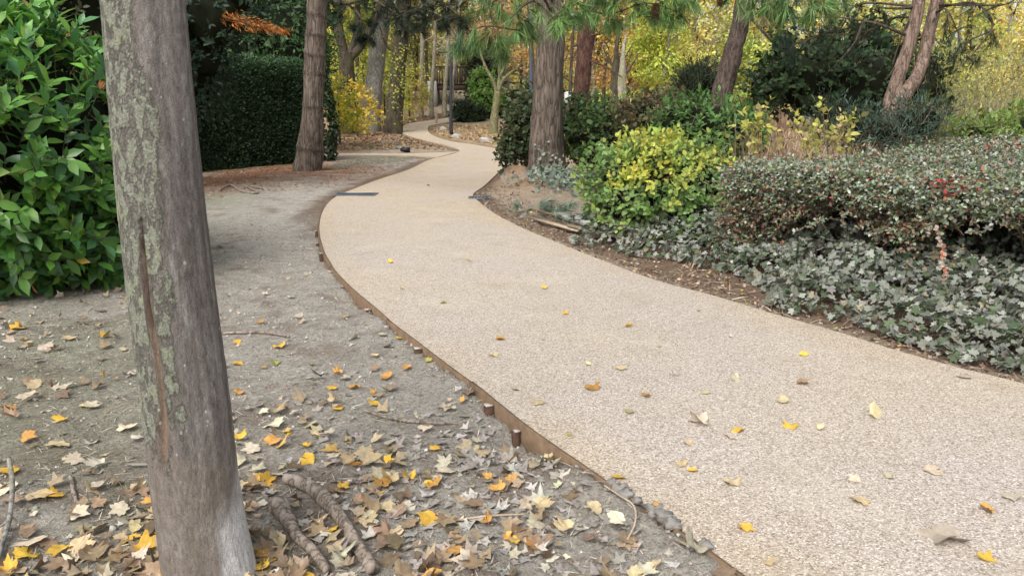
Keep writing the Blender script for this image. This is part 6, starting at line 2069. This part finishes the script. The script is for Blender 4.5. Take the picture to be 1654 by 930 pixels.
MB().scatter(SQ, np.c_[pg, ground(pg, False) - .004], frames(np.c_[rng.normal(0, .8, (len(pg), 2)), np.full(len(pg), .8)], rdir(len(pg)) + UP * .4), rng.uniform(.04, .10, len(pg)), pick([(.20, .23, .14, 2), (.28, .29, .19, 2)], len(pg))).build("verge_grass", M_LEAF, None, False, "stuff")

# ------------------------------------------------------------------ sticks and roots
def stick(pix, r, label, lift=.0, m=M_STICK, name="fallen_stick", lump=.15, seg=10, cat="stick", dz=None):
    pts = []
    for q, (px, py) in enumerate(pix):
        g = gpt(px, py, -.01)
        g[2] = gz(g[0], g[1]) + (dz[q] if dz else lift)
        pts.append(g)
    o = MB().tube(pts, r, seg, 14 * len(pts), .09, 8, .35, int(pix[0][0]), lump=lump).build(name, m, None, True, loc=pts[0])
    return tag(o, label, cat)


stick([(462, 787), (500, 800), (522, 822), (545, 850), (570, 885), (605, 940)], [.022, .031, .037, .029, .024, .022], "thick broken grey branch, longer of two lying right of the trunk foot", .024, lump=.2)
stick([(447, 832), (462, 850), (480, 880), (505, 908), (530, 940)], [.037, .031, .021, .019, .017], "shorter thick crooked branch nearest the trunk foot", .024, lump=.2)
stick([(22, 788), (26, 820), (18, 860), (0, 905), (-10, 930)], [.009, .0095, .010, .011], "smooth grey curved stick at the far left edge", .05, M_BGREY, lump=.05, dz=[.11, .09, .05, .02, .01])
stick([(362, 543), (395, 548), (430, 551), (468, 555)], [.009, .011, .007], "thin twig on the bare soil right of the trunk at mid height", .012)
stick([(588, 672), (620, 684), (660, 693), (700, 697), (740, 691)], [.006, .008, .008, .005], "long thin wavy twig lying across the soil towards the path", .010)
stick([(355, 314), (372, 308), (395, 316), (415, 318), (400, 308), (425, 312)], [.02, .022, .016], "dark gnarled root piece lying near the clipped hedge", .03)
stick([(740, 852), (790, 850), (850, 846)], [.004, .005, .003], "straight pale straw stalk lying on the soil near the bottom", .012, M_OLDWOOD, lump=.05)
stick([(975, 815), (1000, 832), (1022, 850), (1025, 872), (1008, 898)], [.003, .0045, .004, .003], "thin pale curved root by the mortar lumps", .012, M_OLDWOOD, lump=.1)
stick([(115, 780), (120, 800), (125, 818)], [.008, .009, .007], "short grey bark stick among leaves left of the trunk", .012)
stick([(205, 766), (250, 762)], [.006, .007], "grey twig poking out behind the left side of the trunk", .02, M_BGREY)
stick([(535, 788), (580, 790)], [.006, .005], "short dark twig in the leaf litter below the yellow leaf", .012)
stick([(1580, 475), (1620, 462), (1660, 462)], [.012, .014, .014], "bare pale branch lying in the ivy under the hedge", .28, M_STICK)


# ------------------------------------------------------------------ words for the fallen leaves: by colour and by what each lies beside
def pix(p):
    d = np.array([p[0], p[1], 0.0]) - [0, 0, EYE]
    dep = d[1] * CP - d[2] * SP
    return W / 2 + F * d[0] / dep, HH / 2 - F * (d[1] * SP + d[2] * CP) / dep


def zone(p, on_path):
    px, py = pix(p)
    if on_path:
        k = np.argmin(((LS + RS) / 2 - p) @ [0, 0] + np.abs(((LS + RS) / 2 - p) ** 2).sum(1))
        w_ = RS[k] - LS[k]
        u = float((p - LS[k]) @ w_ / (w_ @ w_))
        lat = "by the timber edging" if u < .25 else "left of middle" if u < .45 else "mid width" if u < .6 else "right of middle" if u < .78 else "on the ivy side"
        lon = "at the bottom of the gravel path" if py > 840 else "on the near gravel path" if py > 740 else "on the path below the ivy end" if py > 655 else "on the path level with the reddish shoot" if py > 585 else "on the path beside the ivy" if py > 495 else "on the far path before the drains"
        return lon + ", " + lat
    e = float(path_sd(p[None])[0])
    if e < .22:
        return "against the lower timber edging" if py > 740 else "against the middle timber edging" if py > 590 else "against the far timber edging"
    tx = 200 + max(0, py - 400) * .12
    if px < tx + 60:
        if py < 600:
            return "on the soil in front of the laurel"
        if px < 75:
            return "round the grey curved stick at far left" if py > 740 else "on the soil at the far left, midway up"
        return "in the litter just left of the trunk foot" if py > 760 else "on the soil left of the trunk below the laurel"
    if px < 470:
        return "in the litter right of the trunk foot" if py > 700 else "on the soil right beside the trunk" if py > 560 else "near the thin twig beside the trunk"
    if py > 770:
        return "among the thick broken branches" if px < 640 else "on the dusty soil between branches and edging" if px < 800 else "on the dusty soil near the mortar lumps"
    if py > 700:
        return "on the soil above the broken branches" if px < 640 else "on the dusty soil below the long wavy twig"
    if py > 640:
        return "beside the long wavy twig"
    if py > 560:
        return "on open soil beyond the long wavy twig"
    return "on the bare soil beyond the thin twig"


_byz = {}
for o, nm, onp, lab, p in FALLEN:
    zn = zone(p, onp)
    if lab:
        tag(o, lab, "leaf", "leaves on the gravel path" if onp else "leaves on the left soil")
    else:
        _byz.setdefault((nm, zn), []).append((o, p, onp))
ORD = {2: ("nearer", "farther"), 3: ("nearest", "middle", "farthest")}
ORX = {2: ("left", "right"), 3: ("leftmost", "middle", "rightmost")}
for (nm, zn), L_ in _byz.items():
    onp = L_[0][2]
    G_ = "leaves on the gravel path" if onp else "leaves on the left soil"
    if len(L_) == 1:
        tag(L_[0][0], f"{nm} fallen leaf {zn}", "leaf", G_)
    elif len(L_) <= 3:
        P_ = np.array([q[1] for q in L_])
        pxs = np.array([pix(q)[0] for q in P_])
        pys = np.array([pix(q)[1] for q in P_])
        if np.ptp(pxs) > np.ptp(pys):
            od, words_ = np.argsort(pxs), ORX[len(L_)]
        else:
            od, words_ = np.argsort(-pys), ORD[len(L_)]
        for q, wd_ in zip(od, words_):
            tag(L_[q][0], f"{wd_} {nm} fallen leaf {zn}", "leaf", G_)
    else:
        for o, p, _ in L_:
            tag(o, f"{nm} fallen leaf {zn}", "leaf", f"{nm} leaves {zn}")
